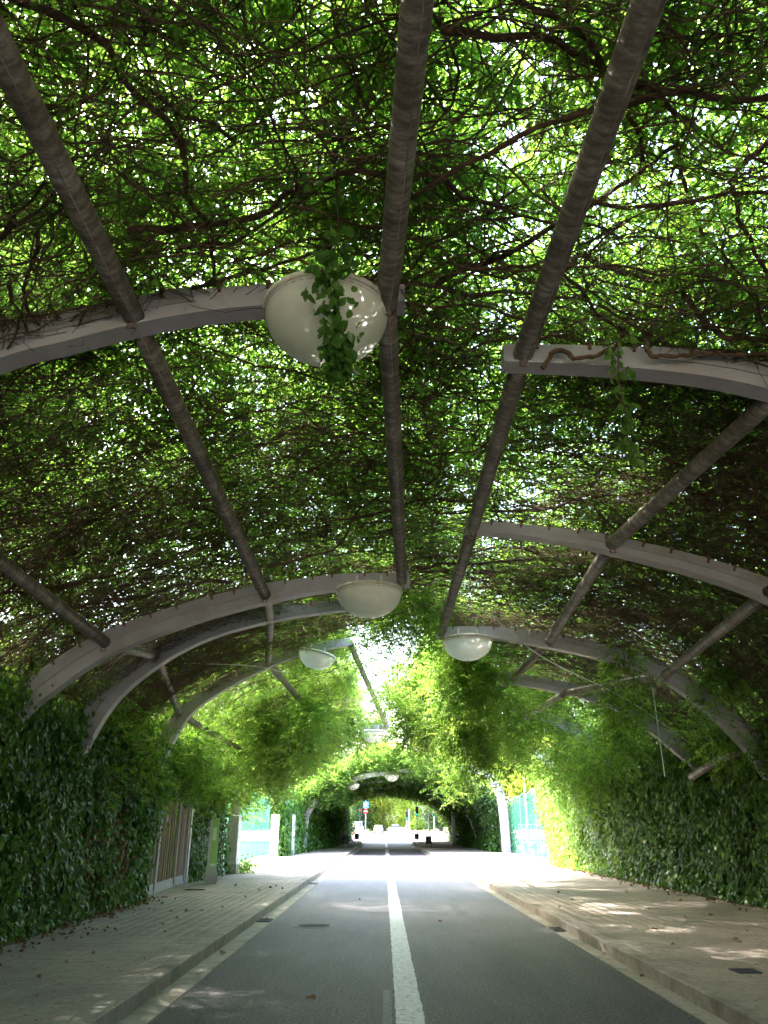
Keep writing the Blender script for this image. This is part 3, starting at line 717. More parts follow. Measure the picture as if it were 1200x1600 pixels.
world_stem([at(640, 300, 4.7), at(720, 370, 4.9), at(800, 430, 5.1), at(850, 450, 5.2)], .013, .009, 'thin stem reaching the scarred tube from the bright hole in the roof', seed=6)
world_stem([at(0, 560, 5.6), at(60, 500, 5.5), at(130, 480, 5.5), at(250, 470, 5.4), at(330, 440, 5.3), at(420, 420, 5.2), at(520, 390, 5.0)], .024, .014, 'gnarled dark stem lying along the nearest left rib', seed=7)
world_stem([at(400, 700, 8.0), at(470, 670, 7.8), at(540, 680, 8.0), at(600, 655, 7.9)], .018, .012, 'forked stem meeting the middle tube between the two large lamps', seed=8)
world_stem([at(420, 885, 11.0), at(520, 860, 10.6), at(560, 800, 9.8), at(600, 770, 9.4)], .02, .012, 'stem climbing from the second left rib to the middle tube', seed=9)

# ------------------------------------------------------------------ hanging vines with countable leaves
def creeper_leaf_mesh(m, L=.085, W=.055):
    s = L; v = [(0, 0, 0), (W * .42, s * .28, .006), (W * .5, s * .5, .008), (W * .3, s * .78, .004), (0, s, -.012), (-W * .3, s * .78, .004), (-W * .5, s * .5, .008), (-W * .42, s * .28, .006), (0, s * .3, -.002), (0, s * .65, -.004)]
    f = [(0, 1, 8), (1, 2, 8), (2, 9, 8), (2, 3, 9), (3, 4, 9), (4, 5, 9), (5, 6, 9), (6, 8, 9), (6, 7, 8), (7, 0, 8)]
    me = bpy.data.meshes.new('leaf'); me.from_pydata(v, [], f); me.materials.append(m)
    me.polygons.foreach_set('use_smooth', [True] * len(f)); return me
def hanging_vine(pts, label, n, spread, m, size, seed):
    rs = random.Random(seed); o = Vector(pts[0]); t = thing('hanging_vine', label, 'vine', o)
    C = catmull([Vector(p) - o for p in pts], 6); MB().tube(C, .006, 6).build('stem', M['bark'], t, True)
    me = creeper_leaf_mesh(m, size, size * .62)
    for i in range(n):
        k = rs.random() ** .8; j = min(len(C) - 1, int(k * (len(C) - 1))); p = Vector(C[j])
        a = rs.uniform(0, 6.28); w_ = spread * rs.uniform(.1, 1) * (1.25 - .75 * k)
        q = p + Vector((math.cos(a) * w_, math.sin(a) * w_ * .8, rs.uniform(-.05, .05)))
        lf = link('leaf', me, t); lf.location = q; lf.scale = (rs.uniform(.7, 1.2),) * 3
        lf.rotation_euler = (rs.uniform(-1.95, -1.25), rs.gauss(0, .5), rs.gauss(0, .7) + (3.14 if rs.random() < .2 else 0))
    return t
vl = leafmat('creeper_leaf', [(.035, .1, .02), (.055, .14, .025), (.08, .18, .03)], [(.09, .25, .02), (.14, .34, .03), (.2, .42, .03)], .4, .35, .5)
vl2 = leafmat('creeper_leaf_light', [(.05, .11, .02), (.08, .16, .03), (.11, .2, .04)], [(.12, .28, .03), (.18, .36, .04), (.25, .42, .05)], .5)
hanging_vine([at(520, 235, 4.0), at(528, 350, 4.3), at(515, 440, 4.6), at(530, 510, 4.62), at(526, 545, 4.62), at(530, 578, 4.65)], 'dark green vine trailing in front of the largest lamp', 340, .21, vl, .1, 3)
hanging_vine([at(968, 520, 5.45), at(966, 580, 5.42), at(975, 640, 5.42), at(985, 725, 5.42)], 'pale green vine hanging from the nearest right rib', 90, .13, vl2, .085, 4)
hanging_vine([at(660, 470, 6.0), at(668, 530, 6.1), at(662, 620, 6.2)], 'short leafy tail hanging just right of the middle tube', 60, .2, vl, .08, 5)
hanging_vine([at(105, 590, 6.2), at(112, 660, 6.2)], 'small leafy sprig hanging below the nearest left rib', 26, .1, vl2, .09, 6)

# drooping curtains of bright feathery leaves at the sunlit gap
def curtain(name, label, boxes, key, sc, seed, per=.22, cat='vine'):
    rs = np.random.default_rng(seed); P = []
    stems = []
    for (x0, x1, y0, y1, ztop, length, n) in boxes:
        for _ in range(max(1, n // 7)):
            xc = rs.uniform(x0, x1); yc = rs.uniform(y0, y1); Lc = length * rs.choice([.45, .7, 1.0, 1.35]) * rs.uniform(.8, 1.15); z0 = ztop(xc) + rs.uniform(-.1, .45)
            k = np.linspace(0, Lc * .9, 6); stems.append(np.stack([xc + .08 * np.sin(k * 3), yc + .06 * np.cos(k * 2.5), z0 - k], 1))
            for _ in range(7):
                x = xc + rs.normal(0, .2); y = yc + rs.normal(0, .2); L = Lc * rs.uniform(.55, 1.1)
                sx, sy = (x - xc) * .4, (y - yc) * .4; k = np.arange(0, L, per)
                P.append(np.stack([x + sx * k + rs.normal(0, .05, len(k)), y + sy * k + rs.normal(0, .05, len(k)), z0 - k - .25 * rs.random()], 1))
    P = np.concatenate(P); n_ = len(P); o = thing(name, label, cat, tuple(P.mean(0)))
    f = scatter('foliage', key, P - P.mean(0), np.stack([rs.normal(0, .4, n_), rs.normal(0, .4, n_), rs.uniform(0, 6.28, n_)], 1), rs.uniform(.7, 1.2, n_) * sc, o)
    st = np.stack(stems) - P.mean(0); v, q = tube_field(st, np.full(st.shape[:2], .008)); big_mesh('stems', v, q, M['bark'], o, 'stuff')
    return o
zl = lambda x: float(np.interp(x, [p[0] for p in LEFT][::-1], [p[1] for p in LEFT][::-1]))
zr = lambda x: float(np.interp(x, [p[0] for p in RIGHT], [p[1] for p in RIGHT]))
curtain('feathery_vine', 'bright yellow-green feathery vine drooping over the left pavement by the open gap', [(-5.4, -1.2, 22, 31.8, zl, 1.2, 230), (-5.0, -2.2, 26, 31.5, zl, 1.35, 120), (-2.6, .2, 31.3, 32.6, zl, .95, 75)], 'bright', 1.75, 41, .24)
curtain('feathery_vine', 'bright creeper curtain hanging below the right lamp beside the open gap', [(1.1, 3.6, 20, 32, zr, 1.75, 150), (-.05, 1.3, 18.5, 25, zr, 1.2, 75), (1.4, 2.9, 17.5, 22, zr, 1.6, 60), (3.2, 5.8, 26, 33, zr, 1.2, 90)], 'bright', 1.6, 42, .23)
curtain('feathery_vine', 'leafy fringe hanging under the second and third left ribs', [(-.1, 1.1, 13.6, 16.6, zl, .9, 80)], 'canopy', 1.0, 43)
curtain('feathery_vine', 'feathery leaves sprouting over the top of the right ivy hedge', [(4.6, 7.1, 12.5, 30, zr, 1.0, 260)], 'canopy', 1.35, 44)
curtain('feathery_vine', 'light leaves spilling over the gate and the third left rib foot', [(-5.6, -4.7, 14.5, 26, zl, 1.2, 150)], 'canopy', 1.3, 45)
curtain('feathery_vine', 'leaves tumbling down round the mouth of the far tunnel', [(-5.4, -2.2, 56.2, 58, lambda x: zl(x) + .6, 1.5, 260), (-2.2, 1, 56, 58, lambda x: zl(x) + 1.2, 1.1, 130), (1.0, 5.2, 56.2, 57.4, lambda x: zr(x) + 1.0, 1.2, 220)], 'canopy', 1.8, 46, .3)

# ------------------------------------------------------------------ ivy hedges
def hedge(label, x, ya, yb, h, face, seed, dens=55, sc=1.0, sun_tint_from=None, dry=None, thick=.35, taper=.15, endleaf=False, clip=None):
    """x: plane of the front (function of y), face +1 looks to +X"""
    rs = np.random.default_rng(seed); t = thing('ivy_hedge', label, 'hedge', (x(ya) - face * .2, (ya + yb) / 2, .13))
    inv = Matrix.Translation(-t.location)
    # woody core sheet: uneven, dark stems
    ny = max(4, int((yb - ya) / .5)); nz_ = 8; v = []; f = []
    for i in range(ny + 1):
        for j in range(nz_ + 1):
            yy = ya + (yb - ya) * i / ny; zz = .1 + (h - .35) * j / nz_
            v.append((x(yy) - face * (.24 + taper * zz * .5 + rs.uniform(-.03, .03)), yy, zz))
    n0 = len(v); v += [(p[0] - face * .12, p[1], p[2]) for p in v[:n0]]
    w1 = nz_ + 1
    for i in range(ny):
        for j in range(nz_):
            q = (i * w1 + j, (i + 1) * w1 + j, (i + 1) * w1 + j + 1, i * w1 + j + 1); f += [q, tuple(n0 + k for k in q)[::-1]]
    core = mesh_obj('woody_core', v, f, M['twig'], t); core['kind'] = 'stuff'; core.matrix_parent_inverse = inv
    A = (yb - ya) * h; N = int(A * dens); y = rs.uniform(ya, yb, N); z = rs.uniform(.12, h, N) ; z = np.where(rs.random(N) < .1, rs.uniform(.12, .5, N), z)
    bulge = .22 * (vnoise(y, z, .9, seed) - .5) + .12 * (vnoise(y, z, .35, seed + 3) - .5)
    top = h + .35 * (vnoise(y, y * 0, 1.2, seed + 5) - .5); ok = z < top; y, z, bulge = y[ok], z[ok], bulge[ok]
    if clip is not None: ok = ~clip(y, z); y, z, bulge = y[ok], z[ok], bulge[ok]
    N = len(y); dpt = rs.random(N) ** 1.6 * thick * .5
    X = np.array([x(a) for a in y]) + face * (bulge - dpt - taper * z * .5 + np.where(z < .35, .06, 0))
    rz = (math.pi / 2 if face > 0 else -math.pi / 2)
    rot = np.stack([np.full(N, math.pi / 2) + rs.normal(-.15, .22, N), rs.normal(0, .25, N), np.full(N, rz) + rs.normal(0, .35, N)], 1)
    S = rs.uniform(.75, 1.3, N) * sc; P = np.stack([X, y, z], 1)
    sel = np.zeros(N, int)
    if sun_tint_from is not None: sel = np.where(rs.random(N) < np.clip((y - sun_tint_from) / 11, 0, .92), 1, sel)  # sunlight on the far end is put into a brighter leaf colour
    if dry is not None:
        dz_ = np.zeros(N)
        for (yc, w0) in dry: dz_ = np.maximum(dz_, np.exp(-((y - yc - .25 * np.sin(z * 2.3)) / w0) ** 2))
        sel = np.where(rs.random(N) < dz_ * .85 * (vnoise(y, z, .3, 77) > .35), 2, sel)
    for k, key, nm in ((0, 'ivy', 'foliage'), (1, 'ivy_bright', 'sun_tinted_foliage'), (2, 'dry', 'dead_foliage')):
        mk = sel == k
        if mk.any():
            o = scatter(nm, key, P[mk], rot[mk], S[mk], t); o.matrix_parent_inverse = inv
    # a few climbing stems
    for k in range(int((yb - ya) / 1.6)):
        yy = rs.uniform(ya + .1, yb - .1); zz = np.linspace(.05, h * rs.uniform(.4, .9), 7)
        if clip is not None and clip(np.array([yy]), np.array([1.0]))[0]: continue
        C = np.stack([[x(yy) + face * (-.1 - taper * q * .5 + rs.uniform(-.02, .05)) for q in zz], yy + np.cumsum(rs.normal(0, .05, 7)), zz], 1)
        o = MB().tube(C, list(np.linspace(.018, .008, 7)), 6).build('stem', M['bark'], t, True); o.matrix_parent_inverse = inv
    return t
xl = lambda y: -5.22 - .02 * max(0, y - 12)
xr = lambda y: 7.72 - .012 * max(0, y - 14)
hedge('dark glossy ivy wall left of the pavement, with a dried brown streak before the gate', xl, -6, 18.9, 3.5, 1, 61, 62, 1.15, None, [(16.9, .55), (15.2, .2)], taper=.02)
hedge('ivy wall between the slatted gate and the concrete pillar, behind the green sign', lambda y: -5.75 + .05 * (y - 24.8), 24.95, 29.6, 3.1, 1, 62, 55, 1.1)
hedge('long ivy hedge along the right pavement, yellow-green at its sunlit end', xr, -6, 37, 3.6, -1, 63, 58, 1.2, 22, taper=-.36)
hedge('ivy wall at the left mouth of the far tunnel behind a white post', lambda y: -5.9 + .04 * (y - 48), 48.5, 98, 3.9, 1, 64, 16, 2.2)
hedge('ivy wall on the right side of the far tunnel beyond the bare lilac rib', lambda y: 7.7, 58.1, 98, 4.2, -1, 65, 16, 2.2)
# ivy hanging over the top of the gate
rs = np.random.default_rng(5); N = 700; yy = rs.uniform(18.7, 24.9, N); zz = 2.55 + rs.random(N) * 1.1 - np.clip(19.9 - yy, 0, 1.2) * rs.random(N) * 1.6
iv = thing('ivy_overhang', 'ivy tumbling over the top rail of the slatted gate', 'ivy', (-5.6, 22, 2.6))
o = scatter('foliage', 'ivy', np.stack([-5.45 - .05 * (yy - 19) + rs.normal(0, .1, N) + .05, yy, zz], 1), np.stack([np.full(N, 1.4), rs.normal(0, .3, N), np.full(N, 1.57) + rs.normal(0, .5, N)], 1), rs.uniform(.8, 1.3, N), iv)
o.matrix_parent_inverse = Matrix.Translation(-iv.location)

# ------------------------------------------------------------------ gate
gt = thing('slatted_gate', 'weathered brown timber slat gate in a white steel frame, left of the pavement', 'gate', (-5.45, 18.9, .15))
gdir = Vector((-.36, 5.75, 0)); gl = gdir.length; gt.rotation_euler = (0, 0, math.atan2(gdir.y, gdir.x) )
def gbox(nm, a, b, y0, y1, z0, z1, m): return MB().box(a, b, y0, y1, z0, z1).build(nm, m, gt)
H = 2.48
for i, a in enumerate((0.0, 1.55, 1.64, 4.05, gl - .18)):
    gbox('post', a, a + .07, -.045, .045, 0, H + (.12 if i in (0, 4) else 0), M['white_steel'])
gbox('rail', .07, gl - .18, -.035, .035, H, H + .07, M['white_steel'])
gbox('rail', .07, gl - .18, -.03, .03, .02, .09, M['white_steel'])
gbox('kick_plate', .07, gl - .2, -.012, .02, .092, .24, M['beam_plate'])
for ob_ in list(gt.children): ob_.data.materials[0] = M['gate_steel'] if ob_.data.materials[0] == M['white_steel'] else ob_.data.materials[0]
a = .1; k = 0
while a < gl - .28:
    if not any(abs(a + .075 - q) < .1 for q in (1.6, 1.68, 4.08)):
        o = MB().box(0, .15, -.009, .009, 0, H - .28 - .0).build('slat', M['wood'] if random.random() < .6 else M['wood2'], gt)
        o.location = (a, random.uniform(-.008, .008), .245); o.rotation_euler = (0, random.gauss(0, .006), random.gauss(0, .12))
    a += random.choice([.18, .2, .22, .26]); k += 1
gp = MB().box(-.09, .09, -.09, .09, 0, 3.6).build('gate_pillar', M['beam']); gp.location = (-5.83, 24.75, .15)
tag(gp, 'tall grey steel post at the far end of the slatted gate', 'post')
gm = MB().tube([(0, -.9, 0), (0, 0, 0)], .05, 10).build('tube_arm', M['pipe']); gm.location = (-5.72, 24.6, 2.85); tag(gm, 'short horizontal tube fixed to the grey post above the gate', 'steel tube')

# green totem sign
sg = thing('totem_sign', 'slim upright green sign on a bulging grey foot beside the left ivy', 'sign', (-5.0, 24.5, .15))
MB().box(-.13, .13, -.06, .06, .4, 1.76).build('post_case', M['galv'], sg)
o = MB().box(-.075, .125, -.066, -.0605, .44, 1.75).build('sign_face', M['green_sign'], sg)
MB().box(.131, .136, -.05, .05, .44, 1.75).build('sign_edge', M['white_steel'], sg)
pale = solid('pale_green_print', (.62, .78, .5), .4, var=.03)
MB().box(-.04, .07, -.0695, -.067, 1.15, 1.5).build('print_patch', pale, sg)
MB().box(-.06, .1, -.0695, -.067, .47, .53).build('print_strip', pale, sg)
prof = [(.16, 0), (.19, .12), (.185, .24), (.15, .36), (.14, .42)]
v = []; f = []
for r_, z in prof: v += [(-r_, -r_ * .7, z), (r_, -r_ * .7, z), (r_, r_ * .7, z), (-r_, r_ * .7, z)]
for i in range(4):
    for k in range(4): f.append((4 * i + k, 4 * i + (k + 1) % 4, 4 * i + 4 + (k + 1) % 4, 4 * i + 4 + k))
f.append((16, 17, 18, 19)); mesh_obj('foot', v, f, M['concrete'], sg)
sg.rotation_euler = (0, 0, R(14))

# pillars
def pillar(x, y, w_, d, h, label, m='concrete', group=None):
    t = thing('fence_pillar', label, 'pillar', (x, y, .13 + gz(y)), group)
    MB().bevbox(-w_ / 2, w_ / 2, -d / 2, d / 2, .34, h, .02).build('shaft', M[m], t)
    MB().bevbox(-w_ / 2 - .012, w_ / 2 + .012, -d / 2 - .012, d / 2 + .012, 0, .34, .012).build('plinth', M['concrete'], t)
    return t
pillar(-5.38, 29.95, .34, .5, 1.95, 'pale concrete pillar where the left ivy ends at the green netting', 'white_steel')
pillar(-6.15, 46.8, .42, .4, 2.25, 'pale bluish pillar at the far end of the left netting', 'white_steel')
pillar(-5.5, 50.5, .16, .16, 2.3, 'thin white post standing against the far left ivy', 'white_steel')
pillar(-5.3, 68, .4, .3, 2.6, 'pale post in the left ivy of the far tunnel, nearer of two', 'white_steel')
pillar(-5.2, 78, .35, .3, 2.5, 'pale post in the left ivy of the far tunnel, farther of two', 'white_steel')
pillar(6.7, 80, .3, .3, 4.2, 'tall pale post on the right edge of the far tunnel pavement', 'white_steel')

# ------------------------------------------------------------------ green netting fences
def net_material():
    m, n, l = mat('green_windbreak_net')
    tr = n.new('ShaderNodeBsdfTransparent'); d = n.new('ShaderNodeBsdfDiffuse'); tl = n.new('ShaderNodeBsdfTranslucent')
    d.inputs[0].default_value = (.03, .12, .09, 1); tl.inputs[0].default_value = (.05, .2, .14, 1)
    a = n.new('ShaderNodeMixShader'); a.inputs[0].default_value = .5; l.new(d.outputs[0], a.inputs[1]); l.new(tl.outputs[0], a.inputs[2])
    t = noise_node(n, l, 1.2, 4, .6, 'Object', (1, 1, .25)); r = ramp(n, l, t.outputs[0], [(.3, (.45, .45, .45)), (.7, (.7, .7, .7))])
    b = n.new('ShaderNodeMixShader'); l.new(r.outputs[0], b.inputs[0]); l.new(tr.outputs[0], b.inputs[1]); l.new(a.outputs[0], b.inputs[2])
    o = n.new('ShaderNodeOutputMaterial'); l.new(b.outputs[0], o.inputs[0]); return m
M['net'] = net_material()
M['net_post'] = solid('green_grey_post', (.14, .22, .19), .5)
def net(p0, p1, h0, h1, label, seed):
    t = thing('net_fence', label, 'net fence', (*p0, .13)); d = Vector((p1[0] - p0[0], p1[1] - p0[1])); L = d.length; rs = random.Random(seed)
    t.rotation_euler = (0, 0, math.atan2(d.y, d.x)); n_ = int(L / .25); v = []; f = []
    for i in range(n_ + 1):
        u = i / n_; w_ = .06 * math.sin(i * .9) + rs.uniform(-.02, .02); h = h0 + (h1 - h0) * u - .12 * math.sin(math.pi * ((u * 5) % 1))
        for j in range(5): v.append((u * L, w_ * (.3 + j * .15), .03 + (h - .03) * j / 4))
    for i in range(n_):
        for j in range(4): f.append((5 * i + j, 5 * i + 5 + j, 5 * i + 6 + j, 5 * i + j + 1))
    mesh_obj('netting', v, f, M['net'], t, True)
    for k in range(4):
        u = k / 3; MB().tube([(u * L, .08, 0), (u * L, .08, h0 + (h1 - h0) * u + .05)], .018, 8).build('net_post', M['net_post'], t)
    P = [(u * L, .05, h0 + (h1 - h0) * u - .12 * math.sin(math.pi * ((u * 5) % 1))) for u in np.linspace(0, 1, 31)]
    MB().tube(P, .012, 5).build('top_wire', M['white_steel'], t)
net((-6.3, 30.2), (-6.5, 47), 3.3, 3.3, 'green windbreak netting on the left between two pale pillars', 1)
net((7.9, 37.5), (8.7, 57), 3.6, 3.4, 'green windbreak netting on the right with a sagging top wire', 2)

# beyond the nets
pool = strip('water', 9.6, 22, [40, 78], .0, solid('green_water', (.08, .2, .16), .08, var=.2, scale=.5, spec=.6))
strip('water', -22, -8.5, [34, 62], .0, bpy.data.materials['green_water'])
def lowwall(x0, x1, y0, y1, z1, label, nm='low_wall'):
    b = MB().bevbox(x0, x1, y0, y1, -.05, z1 - .07, .01).build('wall_body', M['concrete'], None)
    t = thing(nm, label, 'low wall', ((x0 + x1) / 2, (y0 + y1) / 2, 0)); b.parent = t; b.matrix_parent_inverse = Matrix.Translation(-t.location)
    c = MB().bevbox(x0 - .08, x1 + .08, y0 - .08, y1 + .08, z1 - .068, z1, .02).build('coping', M['sand'], t); c.matrix_parent_inverse = Matrix.Translation(-t.location)
lowwall(9.5, 26, 78.2, 78.8, .75, 'low pale wall across the far side of the right-hand basin')
lowwall(-24, -7.6, 62.2, 62.9, .8, 'low pale wall seen through the left netting')
rl = thing('railing', 'pale blue railing behind the low wall on the right', 'railing', (12, 79.6, 0))
for k in range(22): MB().box(k * .3, k * .3 + .04, -.02, .02, .7, 2.0).build('baluster', M['white_steel'], rl)
MB().box(0, 6.4, -.03, .03, 2.003, 2.07).build('rail', M['white_steel'], rl); MB().box(0, 6.4, -.03, .03, .64, .697).build('rail', M['white_steel'], rl)
for k in range(5):
    t = thing('stacked_stones', 'heap of pale stones on the basin edge, number %s from the pole' % ['first', 'second', 'third', 'fourth', 'fifth'][k], 'stones', (10.6 + k * 1.1, 77.0 + .3 * k, 0))
    for q in range(5):
        bm = MB().bevbox(-.3, .3, -.2, .2, 0, .28, .09).build('stone', M['concrete'], t); bm.location = (random.uniform(-.4, .4), random.uniform(-.2, .2), .28 * (q > 2)); bm.rotation_euler = (0, random.gauss(0, .12), random.uniform(0, 3))
fp = thing('mast', 'tall thin white mast behind the right netting', 'mast', (11.4, 66, 0))
MB().tube([(0, 0, 0), (0, 0, 9)], [.11, .07], 12).build('pole', M['white_steel'], fp); MB().tube([(0, 0, 9), (0, 0, 9.15)], .1, 10).build('cap', M['galv'], fp); MB().box(-.2, .2, -.2, .2, 0, .04).build('base_plate', M['galv'], fp)

# ------------------------------------------------------------------ trees
def tree(x, y, h, rad, key, label, n=420, sc=1.3, seed=0, group=None, z=0, low=0):
    rs = np.random.default_rng(seed); t = thing('tree', label, 'tree', (x, y, z), group)
    th = h * .45; C = catmull([(0, 0, 0), (rs.normal(0, .15), rs.normal(0, .15), th * .5), (rs.normal(0, .3), rs.normal(0, .3), th), (0, 0, h * .85)], 5)
    r0 = .035 * h ** .9
    MB().tube(C, list(np.linspace(r0, r0 * .2, len(C))), 9).build('trunk', M['trunk'], t, True)
    cen = []
    for k in range(9):
        a = rs.uniform(0, 6.28); e = np.array([math.cos(a) * rad * rs.uniform(.4, .85), math.sin(a) * rad * rs.uniform(.4, .85), h * rs.uniform(.5, .95)]); cen.append(e)
        MB().tube(catmull([C[6 + k % 5], (C[6 + k % 5] + e) / 2 + rs.normal(0, .25, 3), e], 4), list(np.linspace(r0 * .4, r0 * .08, 9)), 6).build('limb', M['trunk'], t, True)
    cen = np.array(cen + [np.array([0, 0, h * .9])]); idx = rs.integers(0, len(cen), n)
    d = rs.normal(0, 1, (n, 3)); d /= np.linalg.norm(d, axis=1, keepdims=True); P = cen[idx] + d * (rs.random(n) ** .45)[:, None] * np.array([rad * .5, rad * .5, h * .2])
    if low: P[:, 2] = np.where(rs.random(n) < .5, P[:, 2], rs.uniform(.02, .6, n) * h)
    scatter('crown', key, P, rs.uniform(0, 6.28, (n, 3)), rs.uniform(.7, 1.3, n) * sc, t)
    return t
TL = [(-17, 44, 7, 3.6, 'tree', 'bushy tree beyond the left netting, nearest the pillar'), (-12, 64, 9, 4.5, 'tree', 'green tree past the low wall seen through the left netting'), (-19, 52, 10, 5, 'dark', 'dark tree standing outside the left ivy'),
      (-12, 23, 6.5, 3, 'yellow', 'yellowish tree whose leaves show through the slatted gate'), (-10.5, 14.5, 13.5, 4.6, 'tree', 'tall tree added outside the left ivy wall to shade the vines before the gate'), (-10.8, 7, 15, 5, 'dark', 'tall dark tree added outside the left ivy wall to shade the nearest rib'), (-10.5, -1.5, 14, 5, 'tree', 'tree added outside the left wall to shade the roof behind the viewpoint'),  # the three tall trees are added to keep sun off the near canopy
      (14.5, 66, 9, 4.5, 'yellow', 'sunny yellow-green tree behind the right netting beside the mast'), (11.5, 84, 9, 4.2, 'yellow', 'yellow-green tree behind the low wall on the right'), (20, 60, 10, 5, 'tree', 'green tree far right of the basin'),
      (18, 86, 10, 5, 'dark', 'blue-green tree behind the pale railing'), (15, 28, 9, 4.2, 'tree', 'tree just outside the right ivy hedge'), (16, 10, 9, 4.5, 'tree', 'tree outside the right hedge near the viewpoint'),
      (-8.5, 72, 9, 4, 'tree', 'tree overtopping the left side of the far tunnel'), (10.5, 72, 10, 4.5, 'yellow', 'tree overtopping the right side of the far tunnel')]
for i, (x, y, h, r_, k, lb) in enumerate(TL): tree(x, y, h, r_, k, lb, 560 if h > 13 else 380, 1.35, 500 + i)
rs = random.Random(8); far_k = ['dark', 'tree', 'yellow']
for i in range(17):
    x = -56 + i * 7 + rs.uniform(-1.5, 1.5); y = 205 + rs.uniform(-10, 25)
    kk = 'yellow' if i in (8, 11) else ('dark' if i in (6, 7, 10, 12) else rs.choice(['dark', 'tree']))
    w_ = {'dark': 'dark bluish green', 'tree': 'mid green', 'yellow': 'sunlit yellow green'}[kk]
    pos = 'behind the cars at the street end' if abs(x) < 8 else ('left' if x < 0 else 'right') + ' of the street end, place %s outward from the cars' % ['one', 'two', 'three', 'four', 'five', 'six', 'seven', 'eight'][min(7, int(abs(x) // 7))]
    tree(x, y, rs.uniform(15, 21), rs.uniform(5, 6.5), kk, w_ + ' tree ' + pos, 420, 3.0, 600 + i, 'trees closing the end of the street', z=1.2, low=1)
tree(-8.5, 118, 11, 4.5, 'tree', 'street tree left of the far crossing', 320, 1.7, 701, z=.3)
tree(11.5, 116, 11, 4.5, 'yellow', 'street tree right of the far crossing', 320, 1.7, 702, z=.3)
# behind the belt: a wooded rise
v = []; f = []; rs = np.random.default_rng(3)
for i in range(41):
    for j in range(5): v.append((-300 + i * 15, 250 + j * 25, -1 + [0, 9, 15, 18, 18][j] + rs.uniform(-1, 1.5) * (j > 0)))
for i in range(40):
    for j in range(4): f.append((5 * i + j, 5 * i + 5 + j, 5 * i + 6 + j, 5 * i + j + 1))
mesh_obj('hill', v, f, solid('wooded_hill', (.02, .035, .018), .95, var=.5, scale=.15), None, True, 'structure')

# ------------------------------------------------------------------ street furniture far down the road
def bin_(x, y, label):
    t = thing('litter_bin', label, 'litter bin', (x, y, .14 + gz(y)), 'dark litter bins along the kerbs'); t.scale = (.8, .8, .85)
    MB().tube([(-.3, 0, 0), (-.3, 0, 1.25)], .035, 8).build('post', M['dark_metal'], t)
    MB().tube([(.3, 0, 0), (.3, 0, 1.25)], .035, 8).build('post', M['dark_metal'], t)
    MB().lathe([(.2, .35), (.25, .4), (.28, 1.05), (.24, 1.05), (.2, .45), (.001, .45)], n=16).build('basket', M['dark_metal'], t, True)
    MB().box(-.3, .3, -.02, .02, .3, .34).build('cross_bar', M['dark_metal'], t)
bin_(-3.35, 72, 'dark litter bin on the left kerb, nearer of the two'); bin_(-3.0, 92, 'dark litter bin on the left kerb, farther of the two')
bin_(4.0, 75, 'dark litter bin on the right kerb, nearer of the two'); bin_(3.6, 92, 'dark litter bin on the right kerb, farther of the two')
def emis(name, c, s):
    m, n, l = mat(name); e = n.new('ShaderNodeEmission'); e.inputs[0].default_value = (*c, 1); e.inputs[1].default_value = s
    o = n.new('ShaderNodeOutputMaterial'); l.new(e.outputs[0], o.inputs[0]); return m
M['go'] = emis('green_signal', (.05, .9, .5), .12); M['stop'] = emis('red_signal', (1, .06, .03), .12); M['amber'] = emis('amber_signal', (1, .35, .03), .12)
M['off'] = solid('signal_lens_off', (.03, .03, .03), .3)
M['sig_green'] = solid('green_painted_metal', (.02, .12, .07), .4)
def signal(x, y, lit, label, h=3.3, post='dark_metal'):
    t = thing('traffic_light', label, 'traffic light', (x, y, .14 + gz(y)), 'traffic lights at the far crossing')
    MB().tube([(0, 0, 0), (0, 0, h)], .06, 10).build('post', M[post], t)
    MB().bevbox(-.17, .17, -.16, .1, h - 1.0, h, .03).build('housing', M['sig_green'], t)
    for k, c in enumerate(('stop', 'amber', 'go')):
        zc = h - .18 - k * .31; b = MB(); n_ = 14; b.v = [(.12 * math.cos(2 * math.pi * q / n_), -.166, zc + .12 * math.sin(2 * math.pi * q / n_)) for q in range(n_)]; b.f = [tuple(range(n_))]
        b.build('lens', M[c] if c == lit else M['off'], t)
        MB().tube([(0, -.17, zc + .13), (0, -.32, zc + .12)], .11, 8).build('visor', M['dark_metal'], t)
signal(-4.6, 98, 'go', 'traffic light showing green, leftmost at the crossing', 3.6); signal(-3.0, 104, 'stop', 'traffic light showing red beside the blue sign', 3.6)
signal(3.9, 98, 'go', 'traffic light showing green on the right kerb before the crossing', 3.7); signal(6.3, 104, 'amber', 'traffic light showing amber at the right of the crossing', 3.7, 'white_steel')
signal(2.9, 106, 'go', 'small green traffic light in front of the reddish post on the right', 3.3, 'white_steel')
M['blue'] = solid('blue_sign', (.08, .3, .62), .4, var=.03); M['red'] = solid('red_sign', (.6, .03, .03), .4, var=.03); M['whitep'] = solid('white_paint', (.8, .8, .8), .4, var=.03)
sp = thing('road_sign', 'square blue road sign above a red and white one on a pale post', 'road sign', (-2.35, 106, .3 + .14))
MB().tube([(0, 0, 0), (0, 0, 4.6)], .04, 8).build('post', M['white_steel'], sp); MB().box(-.35, .35, -.07, -.045, 3.7, 4.5).build('sign_plate', M['blue'], sp)
MB().box(-.15, .15, -.078, -.071, 3.9, 4.3).build('arrow_mark', M['whitep'], sp)
b = MB(); b.v = [(.3 * math.cos(q * math.pi / 8), -.06, 3.3 + .3 * math.sin(q * math.pi / 8)) for q in range(16)]; b.f = [tuple(range(16))]; b.build('round_plate', M['red'], sp)
MB().box(-.2, .2, -.068, -.061, 3.25, 3.35).build('white_bar', M['whitep'], sp)
